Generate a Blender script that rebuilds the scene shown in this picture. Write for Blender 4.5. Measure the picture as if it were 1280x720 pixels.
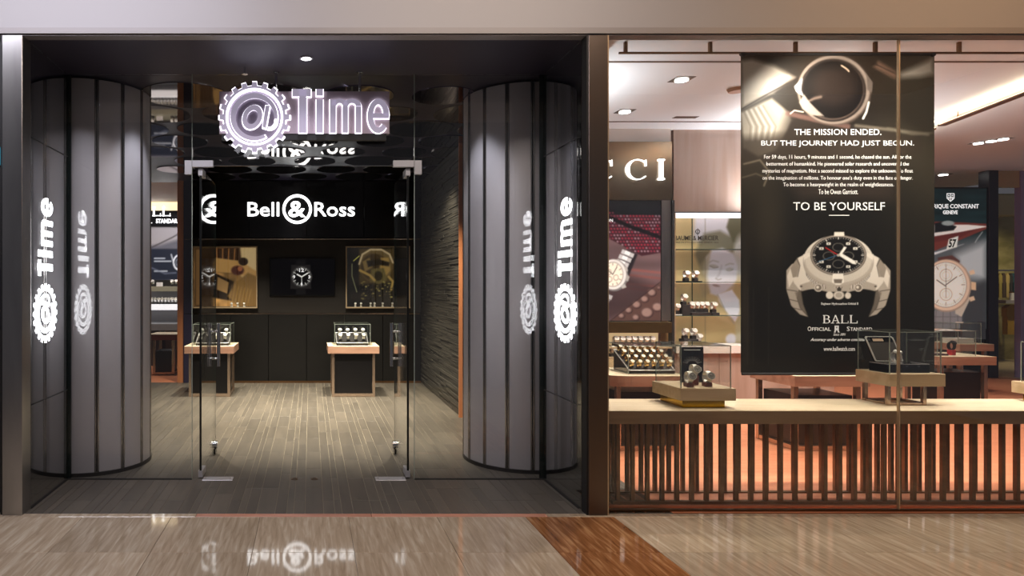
import bpy, bmesh, math, random
import numpy as np
from mathutils import Vector, Matrix

for _o in list(bpy.data.objects):
    bpy.data.objects.remove(_o)
SC = bpy.context.scene
COL = SC.collection
PI = math.pi
random.seed(7)

# ------------------------------------------------------------------ camera
F = 830.0          # focal length in pixels of a 1280 wide frame
CX, CY = 388.0, 358.0
EYE = 1.5
cam_d = bpy.data.cameras.new('camera')
cam = bpy.data.objects.new('camera', cam_d)
COL.objects.link(cam)
cam.location = (0, 0, EYE)
cam.rotation_euler = (PI / 2, 0, 0)
cam_d.sensor_width = 36.0
cam_d.lens = 36.0 * F / 1280.0
cam_d.shift_x = (640 - CX) / 1280.0
cam_d.shift_y = (CY - 360) / 1280.0
cam_d.clip_start = 0.05
SC.camera = cam
SC.cycles.transparent_max_bounces = 32
SC.cycles.max_bounces = 8
SC.cycles.sample_clamp_indirect = 4.0
SC.cycles.caustics_reflective = False
SC.cycles.caustics_refractive = False

# ------------------------------------------------------------------ world, exposure
SC.view_settings.view_transform = 'Standard'
SC.view_settings.look = 'None'
SC.view_settings.gamma = 1.0
SC.view_settings.exposure = 0.0
world = bpy.data.worlds.new('world')
SC.world = world
world.use_nodes = True
world.node_tree.nodes['Background'].inputs[0].default_value = (0.75, 0.72, 0.80, 1)
world.node_tree.nodes['Background'].inputs[1].default_value = 0.10

def area(name, loc, rot, sx, sy, power, color):
    d = bpy.data.lights.new(name, 'AREA'); d.shape = 'RECTANGLE'; d.size = sx; d.size_y = sy
    d.energy = power; d.color = color
    o = bpy.data.objects.new(name, d); COL.objects.link(o); o.location = loc; o.rotation_euler = rot
    return o

def spot(name, loc, target, power, color, deg=80, blend=0.6, radius=0.04):
    d = bpy.data.lights.new(name, 'SPOT'); d.energy = power; d.color = color
    d.spot_size = math.radians(deg); d.spot_blend = blend; d.shadow_soft_size = radius
    o = bpy.data.objects.new(name, d); COL.objects.link(o); o.location = loc
    v = Vector(target) - Vector(loc)
    o.rotation_euler = v.to_track_quat('-Z', 'Y').to_euler()
    return o

WARM = (1.0, 0.88, 0.76); COOL = (0.86, 0.86, 1.0); NEUT = (1.0, 0.93, 0.82)
# mall ceiling lamps (real lamps in the concourse ceiling, above the frame)
area('mall_lamp', (-1.8, 3.2, 3.88), (0.30, 0, 0), 2.6, 0.5, 68, (0.90, 0.88, 1.0))
area('mall_lamp', (1.2, 3.2, 3.88), (0.30, 0, 0), 2.2, 0.5, 36, (1.0, 0.84, 0.72))
area('mall_lamp', (4.4, 3.2, 3.88), (0.30, 0, 0), 2.4, 0.5, 27, (1.0, 0.62, 0.34))
# shop with the black wall: ceiling spots
for _x, _y, _p in ((-1.35, 7.0, 100), (0.0, 6.9, 110), (1.1, 7.0, 100), (-1.0, 8.7, 100), (0.45, 8.6, 110)):
    spot('shop_spot', (_x, _y, 3.05), (_x * 0.9, _y + 0.5, 0), _p * 5.8, (1.0, 0.90, 0.72), 84, 0.8)
spot('table_spot', (-1.4, 8.6, 3.05), (-1.4, 9.2, 0.8), 130, NEUT, 34, 0.4)
spot('table_spot', (0.6, 8.6, 3.05), (0.6, 9.2, 0.8), 130, NEUT, 34, 0.4)
spot('wall_spot', (1.2, 7.6, 3.05), (1.72, 8.8, 1.2), 190, (1.0, 0.9, 0.72), 70, 0.8)
spot('entry_spot', (-0.03, 4.78, 3.13), (-0.03, 4.78, 0), 20, (0.85, 0.85, 1.0), 100, 0.9)
spot('column_spot', (-1.15, 5.35, 3.08), (-1.75, 5.5, 0.3), 45, (0.90, 0.90, 1.0), 70, 0.9)
spot('column_spot', (1.15, 5.35, 3.08), (1.65, 5.5, 0.3), 45, (0.90, 0.90, 1.0), 70, 0.9)
# boutique
for _x, _y, _p in ((3.1, 5.35, 95), (4.4, 5.35, 95), (5.6, 5.5, 80), (3.0, 6.6, 120), (4.4, 6.6, 110), (5.8, 6.9, 110),
                   (7.4, 8.2, 110), (5.6, 9.6, 90), (8.2, 10.0, 90)):
    spot('boutique_spot', (_x, _y, 3.37), (_x, _y + 0.1, 0), _p * 1.9, WARM, 120, 0.8)
spot('counter_spot', (2.95, 4.72, 3.3), (2.75, 4.75, 0.7), 90, NEUT, 44, 0.6)
spot('counter_spot', (4.5, 4.72, 3.3), (4.3, 4.8, 0.7), 90, NEUT, 44, 0.6)
spot('counter_spot', (5.5, 4.72, 3.3), (5.4, 4.8, 0.7), 90, NEUT, 44, 0.6)
spot('banner_spot', (3.75, 4.56, 3.25), (4.05, 5.15, 2.6), 130, NEUT, 120, 0.9)
spot('banner_spot', (4.5, 4.62, 3.3), (4.3, 5.15, 1.3), 130, NEUT, 75, 0.9)
# unseen lamps added to brighten the boutique ceiling (added sconces are built below)
area('added_ceiling_wash', (2.455, 6.5, 2.72), (PI, -0.25, 0), 0.06, 1.3, 24, (1.0, 0.95, 0.92))
area('added_ceiling_wash', (5.75, 7.85, 2.40), (PI, 0, 0), 0.9, 0.12, 44, (1.0, 0.95, 0.95))
# back of the shop, left, behind the column
spot('left_shop_spot', (-2.7, 11.3, 3.05), (-2.8, 12.2, 0.4), 120, WARM, 110, 0.7)
spot('left_shop_spot', (-2.6, 12.0, 3.05), (-2.8, 13, 1.8), 60, COOL, 90, 0.7)
spot('violet_spot', (7.2, 9.0, 3.1), (7.6, 10.5, 3.4), 30, (0.6, 0.45, 1.0), 140, 1.0)

# ------------------------------------------------------------------ helpers
def PX(x, Z): return (x - CX) * Z / F
def PH(y, Z): return EYE - (y - CY) * Z / F

def s2l(c):
    c = np.asarray(c, dtype=float) / 255.0
    return np.where(c <= 0.04045, c / 12.92, ((c + 0.055) / 1.055) ** 2.4)

def rgb(r, g, b): return tuple(float(v) for v in s2l((r, g, b)))

MATS = {}
def mat(name, color, rough=0.5, metal=0.0, emit=None, strength=0.0, spec=0.5, noise=None, bump=None, coat=0.0):
    """noise = (scale_xyz, color2, lo, hi); bump = (scale_xyz, strength, distance)"""
    if name in MATS: return MATS[name]
    m = bpy.data.materials.new(name); m.use_nodes = True
    nt = m.node_tree; N = nt.nodes; L = nt.links
    b = N['Principled BSDF']
    b.inputs['Base Color'].default_value = (*color, 1)
    b.inputs['Roughness'].default_value = rough
    b.inputs['Metallic'].default_value = metal
    b.inputs['Specular IOR Level'].default_value = spec
    b.inputs['Coat Weight'].default_value = coat
    if emit is not None:
        b.inputs['Emission Color'].default_value = (*emit, 1)
        b.inputs['Emission Strength'].default_value = strength
    def nz(scale, detail=5):
        tc = N.new('ShaderNodeTexCoord'); mp = N.new('ShaderNodeMapping')
        mp.inputs['Scale'].default_value = scale
        oi = N.new('ShaderNodeObjectInfo')
        mul = N.new('ShaderNodeVectorMath'); mul.operation = 'SCALE'
        mul.inputs[0].default_value = (37.0, 53.0, 71.0)
        L.new(oi.outputs['Random'], mul.inputs['Scale'])
        L.new(mul.outputs[0], mp.inputs['Location'])
        L.new(tc.outputs['Object'], mp.inputs['Vector'])
        n = N.new('ShaderNodeTexNoise'); n.inputs['Scale'].default_value = 1.0; n.inputs['Detail'].default_value = detail
        L.new(mp.outputs['Vector'], n.inputs['Vector'])
        return n
    if noise:
        n = nz(noise[0]); r = N.new('ShaderNodeValToRGB')
        r.color_ramp.elements[0].position = noise[2]; r.color_ramp.elements[1].position = noise[3]
        r.color_ramp.elements[0].color = (*color, 1); r.color_ramp.elements[1].color = (*noise[1], 1)
        L.new(n.outputs['Fac'], r.inputs['Fac']); L.new(r.outputs['Color'], b.inputs['Base Color'])
    if bump:
        n = nz(bump[0], 4); bp = N.new('ShaderNodeBump')
        bp.inputs['Strength'].default_value = bump[1]; bp.inputs['Distance'].default_value = bump[2]
        L.new(n.outputs['Fac'], bp.inputs['Height']); L.new(bp.outputs['Normal'], b.inputs['Normal'])
    MATS[name] = m
    return m

def glass_mat(name, tint, refl0):
    m = bpy.data.materials.new(name); m.use_nodes = True
    nt = m.node_tree; N = nt.nodes; L = nt.links
    N.clear()
    out = N.new('ShaderNodeOutputMaterial'); mix = N.new('ShaderNodeMixShader')
    tr = N.new('ShaderNodeBsdfTransparent'); gl = N.new('ShaderNodeBsdfGlossy')
    tr.inputs['Color'].default_value = (*tint, 1)
    gl.inputs['Roughness'].default_value = 0.0; gl.inputs['Color'].default_value = (1, 1, 1, 1)
    lw = N.new('ShaderNodeLayerWeight'); lw.inputs['Blend'].default_value = 0.5
    pw = N.new('ShaderNodeMath'); pw.operation = 'POWER'; pw.inputs[1].default_value = 5.0
    ma = N.new('ShaderNodeMath'); ma.operation = 'MULTIPLY_ADD'
    ma.inputs[1].default_value = 1.0 - refl0; ma.inputs[2].default_value = refl0
    L.new(lw.outputs['Facing'], pw.inputs[0]); L.new(pw.outputs[0], ma.inputs[0])
    L.new(ma.outputs[0], mix.inputs[0]); L.new(tr.outputs[0], mix.inputs[1]); L.new(gl.outputs[0], mix.inputs[2])
    L.new(mix.outputs[0], out.inputs[0])
    MATS[name] = m
    return m

def paint_mat(name, emit=0.0, rough=0.5, spec=0.3):
    m = bpy.data.materials.new(name); m.use_nodes = True
    N = m.node_tree.nodes; L = m.node_tree.links; b = N['Principled BSDF']
    a = N.new('ShaderNodeVertexColor'); a.layer_name = 'print'
    L.new(a.outputs['Color'], b.inputs['Base Color'])
    b.inputs['Roughness'].default_value = rough; b.inputs['Specular IOR Level'].default_value = spec
    if emit > 0:
        L.new(a.outputs['Color'], b.inputs['Emission Color']); b.inputs['Emission Strength'].default_value = emit
    return m

class MB:
    def __init__(s): s.v = []; s.f = []
    def box(s, x0, x1, y0, y1, z0, z1):
        i = len(s.v)
        s.v += [(x0, y0, z0), (x1, y0, z0), (x1, y1, z0), (x0, y1, z0), (x0, y0, z1), (x1, y0, z1), (x1, y1, z1), (x0, y1, z1)]
        s.f += [(i, i+3, i+2, i+1), (i+4, i+5, i+6, i+7), (i, i+1, i+5, i+4), (i+1, i+2, i+6, i+5), (i+2, i+3, i+7, i+6), (i+3, i, i+4, i+7)]
        return s
    def cbox(s, x0, x1, y0, y1, z0, z1, c=0.003):
        """box with chamfered top and vertical edges"""
        a = [(x0+c, y0), (x1-c, y0), (x1, y0+c), (x1, y1-c), (x1-c, y1), (x0+c, y1), (x0, y1-c), (x0, y0+c)]
        xc, yc = (x0+x1)/2, (y0+y1)/2
        def inset(p):
            return (p[0] + (c if p[0] < xc else -c), p[1] + (c if p[1] < yc else -c))
        i = len(s.v)
        s.v += [(p[0], p[1], z0) for p in a] + [(p[0], p[1], z1-c) for p in a] + [(*inset(p), z1) for p in a]
        s.f.append(tuple(i+7-k for k in range(8))); s.f.append(tuple(i+16+k for k in range(8)))
        for r in (0, 8):
            for k in range(8):
                k2 = (k+1) % 8
                s.f.append((i+r+k, i+r+k2, i+r+8+k2, i+r+8+k))
        return s
    def tube(s, p, q, r, n=10, r2=None):
        p = Vector(p); q = Vector(q); d = (q-p).normalized()
        a = d.orthogonal().normalized(); b = d.cross(a); r2 = r if r2 is None else r2
        i = len(s.v)
        for k in range(n):
            t = 2*PI*k/n; u = a*math.cos(t)+b*math.sin(t)
            s.v.append(tuple(p+u*r)); s.v.append(tuple(q+u*r2))
        for k in range(n):
            k2 = (k+1) % n
            s.f.append((i+2*k, i+2*k2, i+2*k2+1, i+2*k+1))
        s.f.append(tuple(i+2*k for k in range(n))[::-1]); s.f.append(tuple(i+2*k+1 for k in range(n)))
        return s
    def path(s, pts, r, n=8, closed=False, flat=1.0):
        """swept tube along points"""
        P = [Vector(p) for p in pts]; m = len(P); i = len(s.v)
        for k, p in enumerate(P):
            if closed: t = P[(k+1) % m]-P[k-1]
            else: t = P[min(k+1, m-1)]-P[max(k-1, 0)]
            t.normalize()
            up = Vector((0, 0, 1)) if abs(t.z) < 0.9 else Vector((1, 0, 0))
            a = t.cross(up).normalized(); b = t.cross(a)
            for j in range(n):
                w = 2*PI*j/n
                s.v.append(tuple(p + a*math.cos(w)*r + b*math.sin(w)*r*flat))
        for k in range(m if closed else m-1):
            for j in range(n):
                j2 = (j+1) % n; k2 = (k+1) % m
                s.f.append((i+k*n+j, i+k*n+j2, i+k2*n+j2, i+k2*n+j))
        if not closed:
            s.f.append(tuple(i+j for j in range(n))[::-1]); s.f.append(tuple(i+(m-1)*n+j for j in range(n)))
        return s
    def prism(s, poly, mapf, w0, w1):
        """simple polygon in 2d extruded between w0 and w1 through mapf(u, v, w)"""
        i = len(s.v); n = len(poly)
        s.v += [tuple(mapf(u, v, w0)) for u, v in poly] + [tuple(mapf(u, v, w1)) for u, v in poly]
        s.f.append(tuple(range(i, i+n))[::-1]); s.f.append(tuple(range(i+n, i+2*n)))
        for k in range(n):
            k2 = (k+1) % n; s.f.append((i+k, i+k2, i+n+k2, i+n+k))
        return s
    def strip(s, A, B, mapf, w0, w1, closed=False):
        """solid band between two polylines"""
        i = len(s.v); n = len(A)
        for w in (w0, w1):
            s.v += [tuple(mapf(u, v, w)) for u, v in A] + [tuple(mapf(u, v, w)) for u, v in B]
        for k in range(n if closed else n-1):
            k2 = (k+1) % n
            a, b, c, d = i+k, i+k2, i+n+k2, i+n+k
            o = 2*n
            s.f += [(a, b, c, d), (d+o, c+o, b+o, a+o), (a, a+o, b+o, b), (c, c+o, d+o, d)]
        if not closed:
            o = 2*n
            s.f += [(i, i+n, i+n+o, i+o), (i+n-1, i+n-1+o, i+2*n-1+o, i+2*n-1)]
        return s
    def arc(s, cx, cy, r0, r1, a0, a1, mapf, w0, w1, n=32, sx=1.0, sy=1.0):
        full = abs(a1-a0) > 359.9
        m = n if full else n+1
        T = [math.radians(a0+(a1-a0)*k/n) for k in range(m)]
        A = [(cx+r0*sx*math.cos(t), cy+r0*sy*math.sin(t)) for t in T]
        B = [(cx+r1*sx*math.cos(t), cy+r1*sy*math.sin(t)) for t in T]
        return s.strip(A, B, mapf, w0, w1, full)
    def mesh(s, off=(0, 0, 0), smooth=False):
        me = bpy.data.meshes.new('m')
        me.from_pydata([(v[0]-off[0], v[1]-off[1], v[2]-off[2]) for v in s.v], [], s.f)
        bm = bmesh.new(); bm.from_mesh(me); bmesh.ops.recalc_face_normals(bm, faces=bm.faces); bm.to_mesh(me); bm.free()
        if smooth:
            me.polygons.foreach_set('use_smooth', [True]*len(me.polygons))
            try: me.set_sharp_from_angle(angle=math.radians(40))
            except Exception: pass
        return me

def rootloc(p):
    l = Vector((0, 0, 0))
    while p is not None:
        l += p.location; p = p.parent
    return l

def obj(name, mb, m, parent=None, smooth=False, label=None, cat=None, group=None, kind=None):
    """parts: mb in world coordinates; the parent's location is subtracted"""
    if isinstance(mb, MB):
        if parent is not None:
            off = rootloc(parent); me = mb.mesh(off, smooth)
        else:
            xs = [v[0] for v in mb.v]; ys = [v[1] for v in mb.v]; zs = [v[2] for v in mb.v]
            off = Vector(((min(xs)+max(xs))/2, (min(ys)+max(ys))/2, min(zs))); me = mb.mesh(off, smooth)
    else:
        me = mb; off = Vector((0, 0, 0))
    me.name = name
    me.materials.clear(); me.materials.append(m)
    o = bpy.data.objects.new(name, me); COL.objects.link(o)
    if parent is not None: o.parent = parent
    else: o.location = off
    if label: o['label'] = label
    if cat: o['category'] = cat
    if group: o['group'] = group
    if kind: o['kind'] = kind
    return o

def thing(name, label, cat, loc=(0, 0, 0), group=None, kind=None):
    o = bpy.data.objects.new(name, None); COL.objects.link(o); o.empty_display_size = 0.1
    o.location = loc
    if label: o['label'] = label
    if cat: o['category'] = cat
    if group: o['group'] = group
    if kind: o['kind'] = kind
    return o

def struct(name, mb, m, parent=None, smooth=False, label=None):
    return obj(name, mb, m, parent, smooth, label=label, kind='structure' if parent is None else None)

def dup(root, loc, label=None, group=None, rotz=None):
    r = root.copy(); COL.objects.link(r); r.location = loc
    if label: r['label'] = label
    if group: r['group'] = group
    if rotz is not None: r.rotation_euler = (0, 0, rotz)
    for ch in root.children:
        c = ch.copy(); COL.objects.link(c); c.parent = r
        for g in ch.children:
            d = g.copy(); COL.objects.link(d); d.parent = c
    return r

def text_mb(s, mapf, depth=0.003, offset=0.0, res=3, box=None, shear=0.0, align=None, font_scale=None):
    """text fitted to box=(u0,v0,u1,v1); mapf(u,v,w)"""
    c = bpy.data.curves.new('t', 'FONT'); c.body = s; c.size = 1.0; c.offset = offset; c.resolution_u = res
    c.extrude = 0.5; c.shear = shear; c.fill_mode = 'BOTH'
    o = bpy.data.objects.new('t', c); COL.objects.link(o)
    dg = bpy.context.evaluated_depsgraph_get(); dg.update()
    me = bpy.data.meshes.new_from_object(o.evaluated_get(dg))
    bpy.data.objects.remove(o); bpy.data.curves.remove(c)
    n = len(me.vertices); a = np.empty(n*3); me.vertices.foreach_get('co', a); a = a.reshape(n, 3)
    x0, y0 = a[:, 0].min(), a[:, 1].min(); x1, y1 = a[:, 0].max(), a[:, 1].max()
    mb = MB()
    u0, v0, u1, v1 = box
    U = u0+(a[:, 0]-x0)/(x1-x0)*(u1-u0); V = v0+(a[:, 1]-y0)/(y1-y0)*(v1-v0); Wv = (a[:, 2]+0.5)*depth
    mb.v = [tuple(mapf(U[i], V[i], Wv[i])) for i in range(n)]
    mb.f = [tuple(p.vertices) for p in me.polygons]
    bpy.data.meshes.remove(me)
    return mb

def join(*mbs):
    r = MB()
    for m in mbs:
        i = len(r.v); r.v += m.v; r.f += [tuple(k+i for k in f) for f in m.f]
    return r

def facing(Z):
    """map of photo-like plane coordinates (metres) facing the camera at depth Z; w towards viewer"""
    return lambda u, v, w: (u, Z-w, v)

def ptext(s, x0, y0, x1, y1, Z, depth=0.003, offset=0.0, res=2, shear=0.0):
    """text in the frontal plane at depth Z filling the rectangle given in plan pixels"""
    return text_mb(s, facing(Z), depth, offset, res, (PX(x0, Z), PH(y1, Z), PX(x1, Z), PH(y0, Z)), shear)

# ------------------------------------------------------------------ painted prints (colour attribute on a fine grid)
class Canvas:
    def __init__(s, x0, y0, x1, y1, res=1.0, base=(0, 0, 0)):
        s.x0, s.y0, s.x1, s.y1 = x0, y0, x1, y1
        s.nx = max(2, int((x1-x0)*res)); s.ny = max(2, int((y1-y0)*res)); s.res = res
        xs = x0+(np.arange(s.nx)+0.5)/s.nx*(x1-x0); ys = y0+(np.arange(s.ny)+0.5)/s.ny*(y1-y0)
        s.X, s.Y = np.meshgrid(xs, ys)
        s.C = np.zeros((s.ny, s.nx, 3)); s.C[:] = base
    def put(s, a, c):
        a = np.clip(a, 0, 1)[..., None]
        c = np.asarray(c, dtype=float)
        s.C = s.C*(1-a)+c*a
    def ell(s, cx, cy, rx, ry, c, soft=0.8, rot=0.0, a=1.0):
        t = math.radians(rot); dx = s.X-cx; dy = s.Y-cy
        u = dx*math.cos(t)+dy*math.sin(t); v = -dx*math.sin(t)+dy*math.cos(t)
        d = (np.sqrt((u/rx)**2+(v/ry)**2)-1)*min(rx, ry)
        s.put(a*np.clip(0.5-d/soft, 0, 1), c)
    def ring(s, cx, cy, rx, ry, w, c, soft=0.8, rot=0.0, a=1.0):
        t = math.radians(rot); dx = s.X-cx; dy = s.Y-cy
        u = dx*math.cos(t)+dy*math.sin(t); v = -dx*math.sin(t)+dy*math.cos(t)
        d = abs(np.sqrt((u/rx)**2+(v/ry)**2)-1)*min(rx, ry)-w/2
        s.put(a*np.clip(0.5-d/soft, 0, 1), c)
    def poly(s, pts, c, soft=0.8, a=1.0):
        P = np.array(pts, dtype=float); n = len(P)
        ins = np.zeros(s.X.shape, bool); dist = np.full(s.X.shape, 1e9)
        for k in range(n):
            ax, ay = P[k]; bx, by = P[(k+1) % n]
            cond = ((ay > s.Y) != (by > s.Y))
            with np.errstate(divide='ignore', invalid='ignore'):
                xi = (bx-ax)*(s.Y-ay)/(by-ay+1e-12)+ax
            ins ^= cond & (s.X < xi)
            dx, dy = bx-ax, by-ay
            t = np.clip(((s.X-ax)*dx+(s.Y-ay)*dy)/(dx*dx+dy*dy+1e-12), 0, 1)
            dist = np.minimum(dist, np.hypot(s.X-ax-t*dx, s.Y-ay-t*dy))
        sd = np.where(ins, -dist, dist)
        s.put(a*np.clip(0.5-sd/soft, 0, 1), c)
    def line(s, pts, w, c, soft=0.8, a=1.0):
        dist = np.full(s.X.shape, 1e9)
        for k in range(len(pts)-1):
            ax, ay = pts[k]; bx, by = pts[k+1]; dx, dy = bx-ax, by-ay
            t = np.clip(((s.X-ax)*dx+(s.Y-ay)*dy)/(dx*dx+dy*dy+1e-12), 0, 1)
            dist = np.minimum(dist, np.hypot(s.X-ax-t*dx, s.Y-ay-t*dy))
        s.put(a*np.clip(0.5-(dist-w/2)/soft, 0, 1), c)
    def noise(s, sx, sy, amp, seed=0):
        r = np.random.RandomState(seed)
        gx = int((s.x1-s.x0)/sx)+3; gy = int((s.y1-s.y0)/sy)+3
        g = r.rand(gy, gx)*2-1
        fx = (s.X-s.x0)/sx; fy = (s.Y-s.y0)/sy
        ix = fx.astype(int); iy = fy.astype(int); tx = fx-ix; ty = fy-iy
        tx = tx*tx*(3-2*tx); ty = ty*ty*(3-2*ty)
        n = (g[iy, ix]*(1-tx)+g[iy, ix+1]*tx)*(1-ty)+(g[iy+1, ix]*(1-tx)+g[iy+1, ix+1]*tx)*ty
        s.C = np.clip(s.C*(1+amp*n[..., None]), 0, 255)
    def build(s, name, m, Z, parent=None, **kw):
        """grid with quads in the frontal plane at depth Z"""
        nx, ny = s.nx, s.ny
        gx = np.linspace(PX(s.x0, Z), PX(s.x1, Z), nx+1); gz = np.linspace(PH(s.y0, Z), PH(s.y1, Z), ny+1)
        GX, GZ = np.meshgrid(gx, gz)
        co = np.stack([GX, np.full(GX.shape, Z), GZ], -1).reshape(-1, 3)
        if kw.get('bend'):
            co[:, 1] += kw.pop('bend')(co[:, 0], co[:, 2])
        off = np.array(rootloc(parent)) if parent is not None else np.array([(gx[0]+gx[-1])/2, Z, gz.min()])
        co = co-off
        I = np.arange((nx+1)*(ny+1)).reshape(ny+1, nx+1)
        q = np.stack([I[1:, :-1], I[1:, 1:], I[:-1, 1:], I[:-1, :-1]], -1).reshape(-1, 4)
        me = bpy.data.meshes.new(name)
        me.vertices.add(len(co)); me.vertices.foreach_set('co', co.ravel())
        me.loops.add(q.size); me.loops.foreach_set('vertex_index', q.ravel().astype(np.int32))
        me.polygons.add(len(q))
        me.polygons.foreach_set('loop_start', np.arange(0, q.size, 4, dtype=np.int32))
        me.polygons.foreach_set('loop_total', np.full(len(q), 4, dtype=np.int32))
        me.update(calc_edges=True)
        a = me.color_attributes.new('print', 'FLOAT_COLOR', 'POINT')
        # cell colours averaged onto the grid points
        C = s2l(s.C); P = np.pad(C, ((1, 1), (1, 1), (0, 0)), mode='edge')
        V = (P[:-1, :-1]+P[1:, :-1]+P[:-1, 1:]+P[1:, 1:])/4
        V = np.concatenate([V, np.ones(V.shape[:2]+(1,))], -1)
        a.data.foreach_set('color', V.reshape(-1).astype(np.float32))
        me.materials.append(m)
        o = bpy.data.objects.new(name, me); COL.objects.link(o)
        if parent is not None: o.parent = parent
        else: o.location = off
        for k, v in kw.items():
            if v: o[k] = v
        return o

# ------------------------------------------------------------------ materials
M_glass = glass_mat('clear_glass', (0.985, 0.99, 0.985), 0.045)
M_caseglass = glass_mat('case_glass', (0.98, 0.99, 0.98), 0.05)
M_edge = mat('glass_edge', rgb(60, 75, 66), 0.2, 0.0)
M_caseedge = mat('case_glass_edge', rgb(150, 160, 150), 0.2)
M_black = mat('black_lacquer', rgb(18, 17, 17), 0.18)
M_blackm = mat('black_matte', rgb(22, 21, 21), 0.6)
M_steel = mat('brushed_steel', rgb(190, 188, 186), 0.28, 1.0, noise=((3, 3, 0.6), rgb(140, 138, 137), 0.3, 0.7), bump=((60, 60, 1), 0.05, 0.002))
M_chrome = mat('chrome', rgb(215, 215, 215), 0.12, 1.0)
M_satin = mat('satin_metal', rgb(205, 203, 205), 0.35, 0.6)
M_bronze = mat('bronze_metal', rgb(128, 96, 68), 0.32, 0.85, noise=((2, 2, 8), rgb(95, 70, 48), 0.3, 0.7))
M_bronzepost = mat('bronze_post', rgb(104, 98, 94), 0.36, 0.9, noise=((1, 1, 0.8), rgb(112, 94, 80), 0.35, 0.65))
M_brass = mat('brass', rgb(216, 190, 156), 0.3, 0.7)
M_gold = mat('gold_base', rgb(190, 150, 40), 0.25, 1.0)
M_oak = mat('pale_oak', rgb(206, 184, 152), 0.45, noise=((1.5, 14, 14), rgb(184, 160, 126), 0.35, 0.65))
M_oak_lit = mat('pale_oak_lit_top', rgb(226, 210, 182), 0.4, noise=((1.5, 14, 14), rgb(212, 194, 162), 0.35, 0.65))  # oak made paler for the light falling on the tops
M_walnut = mat('pink_walnut', rgb(176, 158, 148), 0.5, noise=((10, 10, 0.8), rgb(158, 136, 124), 0.35, 0.65))
M_copper = mat('copper_wood', rgb(190, 120, 78), 0.45)
M_letter = mat('lit_white_letter', (0.9, 0.9, 0.9), 0.4, emit=(1, 1, 1), strength=3.2)
M_vinyl = mat('lit_white_film', (0.9, 0.9, 0.9), 0.4, emit=(0.96, 0.95, 1.0), strength=11.0)
M_print = mat('white_print', (0.85, 0.85, 0.83), 0.5, emit=(1, 0.97, 0.92), strength=0.12)  # unlit lettering, brightened by a faint added glow
M_printlit = mat('white_print_backlit', (0.85, 0.85, 0.85), 0.5, emit=(1, 1, 1), strength=0.8)
M_metalline = mat('polished_metal_line', rgb(215, 190, 160), 0.15, 1.0, bump=((9, 9, 9), 0.3, 0.01))
M_lamp = mat('lamp_lens', (1, 1, 1), 0.4, emit=(1, 0.97, 0.92), strength=12)
M_white = mat('white_paint', rgb(225, 220, 216), 0.6)

# ================================================================== SETTING
ZF = 4.384            # facade plane
ZG = 5.158            # plane of the glass front and doors
HC = 3.15             # ceiling of the shop
HB = 3.40             # ceiling of the boutique
XL, XR = -1.886, 1.812  # glass side walls of the entrance recess
ZW = 10.375           # black rear wall

M_grout = mat('floor_grout', rgb(144, 135, 117), 0.8)
M_plank = mat('dark_stone_plank', rgb(88, 82, 73), 0.45, noise=((14, 1.6, 4), rgb(74, 69, 62), 0.3, 0.7), bump=((50, 5, 10), 0.15, 0.002))
M_plank2 = mat('dark_stone_plank_light', rgb(96, 89, 79), 0.45, noise=((14, 1.6, 4), rgb(80, 75, 67), 0.3, 0.7), bump=((50, 5, 10), 0.15, 0.002))
def marble(name, c1, c2, c3):
    m = bpy.data.materials.new(name); m.use_nodes = True
    N = m.node_tree.nodes; L = m.node_tree.links; b = N['Principled BSDF']
    tc = N.new('ShaderNodeTexCoord'); mp = N.new('ShaderNodeMapping'); oi = N.new('ShaderNodeObjectInfo')
    mul = N.new('ShaderNodeVectorMath'); mul.operation = 'SCALE'; mul.inputs[0].default_value = (31, 17, 5)
    L.new(oi.outputs['Random'], mul.inputs['Scale']); L.new(mul.outputs[0], mp.inputs['Location'])
    mp.inputs['Rotation'].default_value = (0, 0, 0.16); mp.inputs['Scale'].default_value = (44, 3.6, 1)
    L.new(tc.outputs['Object'], mp.inputs['Vector'])
    n = N.new('ShaderNodeTexNoise'); n.inputs['Scale'].default_value = 1; n.inputs['Detail'].default_value = 7; n.inputs['Distortion'].default_value = 0.6
    L.new(mp.outputs[0], n.inputs['Vector'])
    r = N.new('ShaderNodeValToRGB'); e = r.color_ramp.elements
    e[0].position = 0.28; e[0].color = (*c1, 1); e[1].position = 0.72; e[1].color = (*c3, 1)
    k = e.new(0.5); k.color = (*c2, 1)
    L.new(n.outputs['Fac'], r.inputs['Fac'])
    hs = N.new('ShaderNodeHueSaturation'); mr = N.new('ShaderNodeMapRange')
    mr.inputs[3].default_value = 0.86; mr.inputs[4].default_value = 1.10
    L.new(oi.outputs['Random'], mr.inputs[0]); L.new(mr.outputs[0], hs.inputs['Value'])
    L.new(r.outputs['Color'], hs.inputs['Color']); L.new(hs.outputs['Color'], b.inputs['Base Color'])
    b.inputs['Roughness'].default_value = 0.045; b.inputs['Specular IOR Level'].default_value = 0.8
    bp = N.new('ShaderNodeBump'); bp.inputs['Strength'].default_value = 0.012; bp.inputs['Distance'].default_value = 0.004
    L.new(n.outputs['Fac'], bp.inputs['Height']); L.new(bp.outputs['Normal'], b.inputs['Normal'])
    return m
M_marble = marble('beige_travertine', rgb(160, 142, 118), rgb(180, 162, 138), rgb(202, 188, 166))
M_marble2 = marble('brown_travertine', rgb(112, 70, 40), rgb(144, 96, 58), rgb(184, 140, 98))
M_pink = mat('pink_stone', rgb(196, 140, 116), 0.25, noise=((3, 8, 3), rgb(176, 124, 102), 0.35, 0.65))

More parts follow.
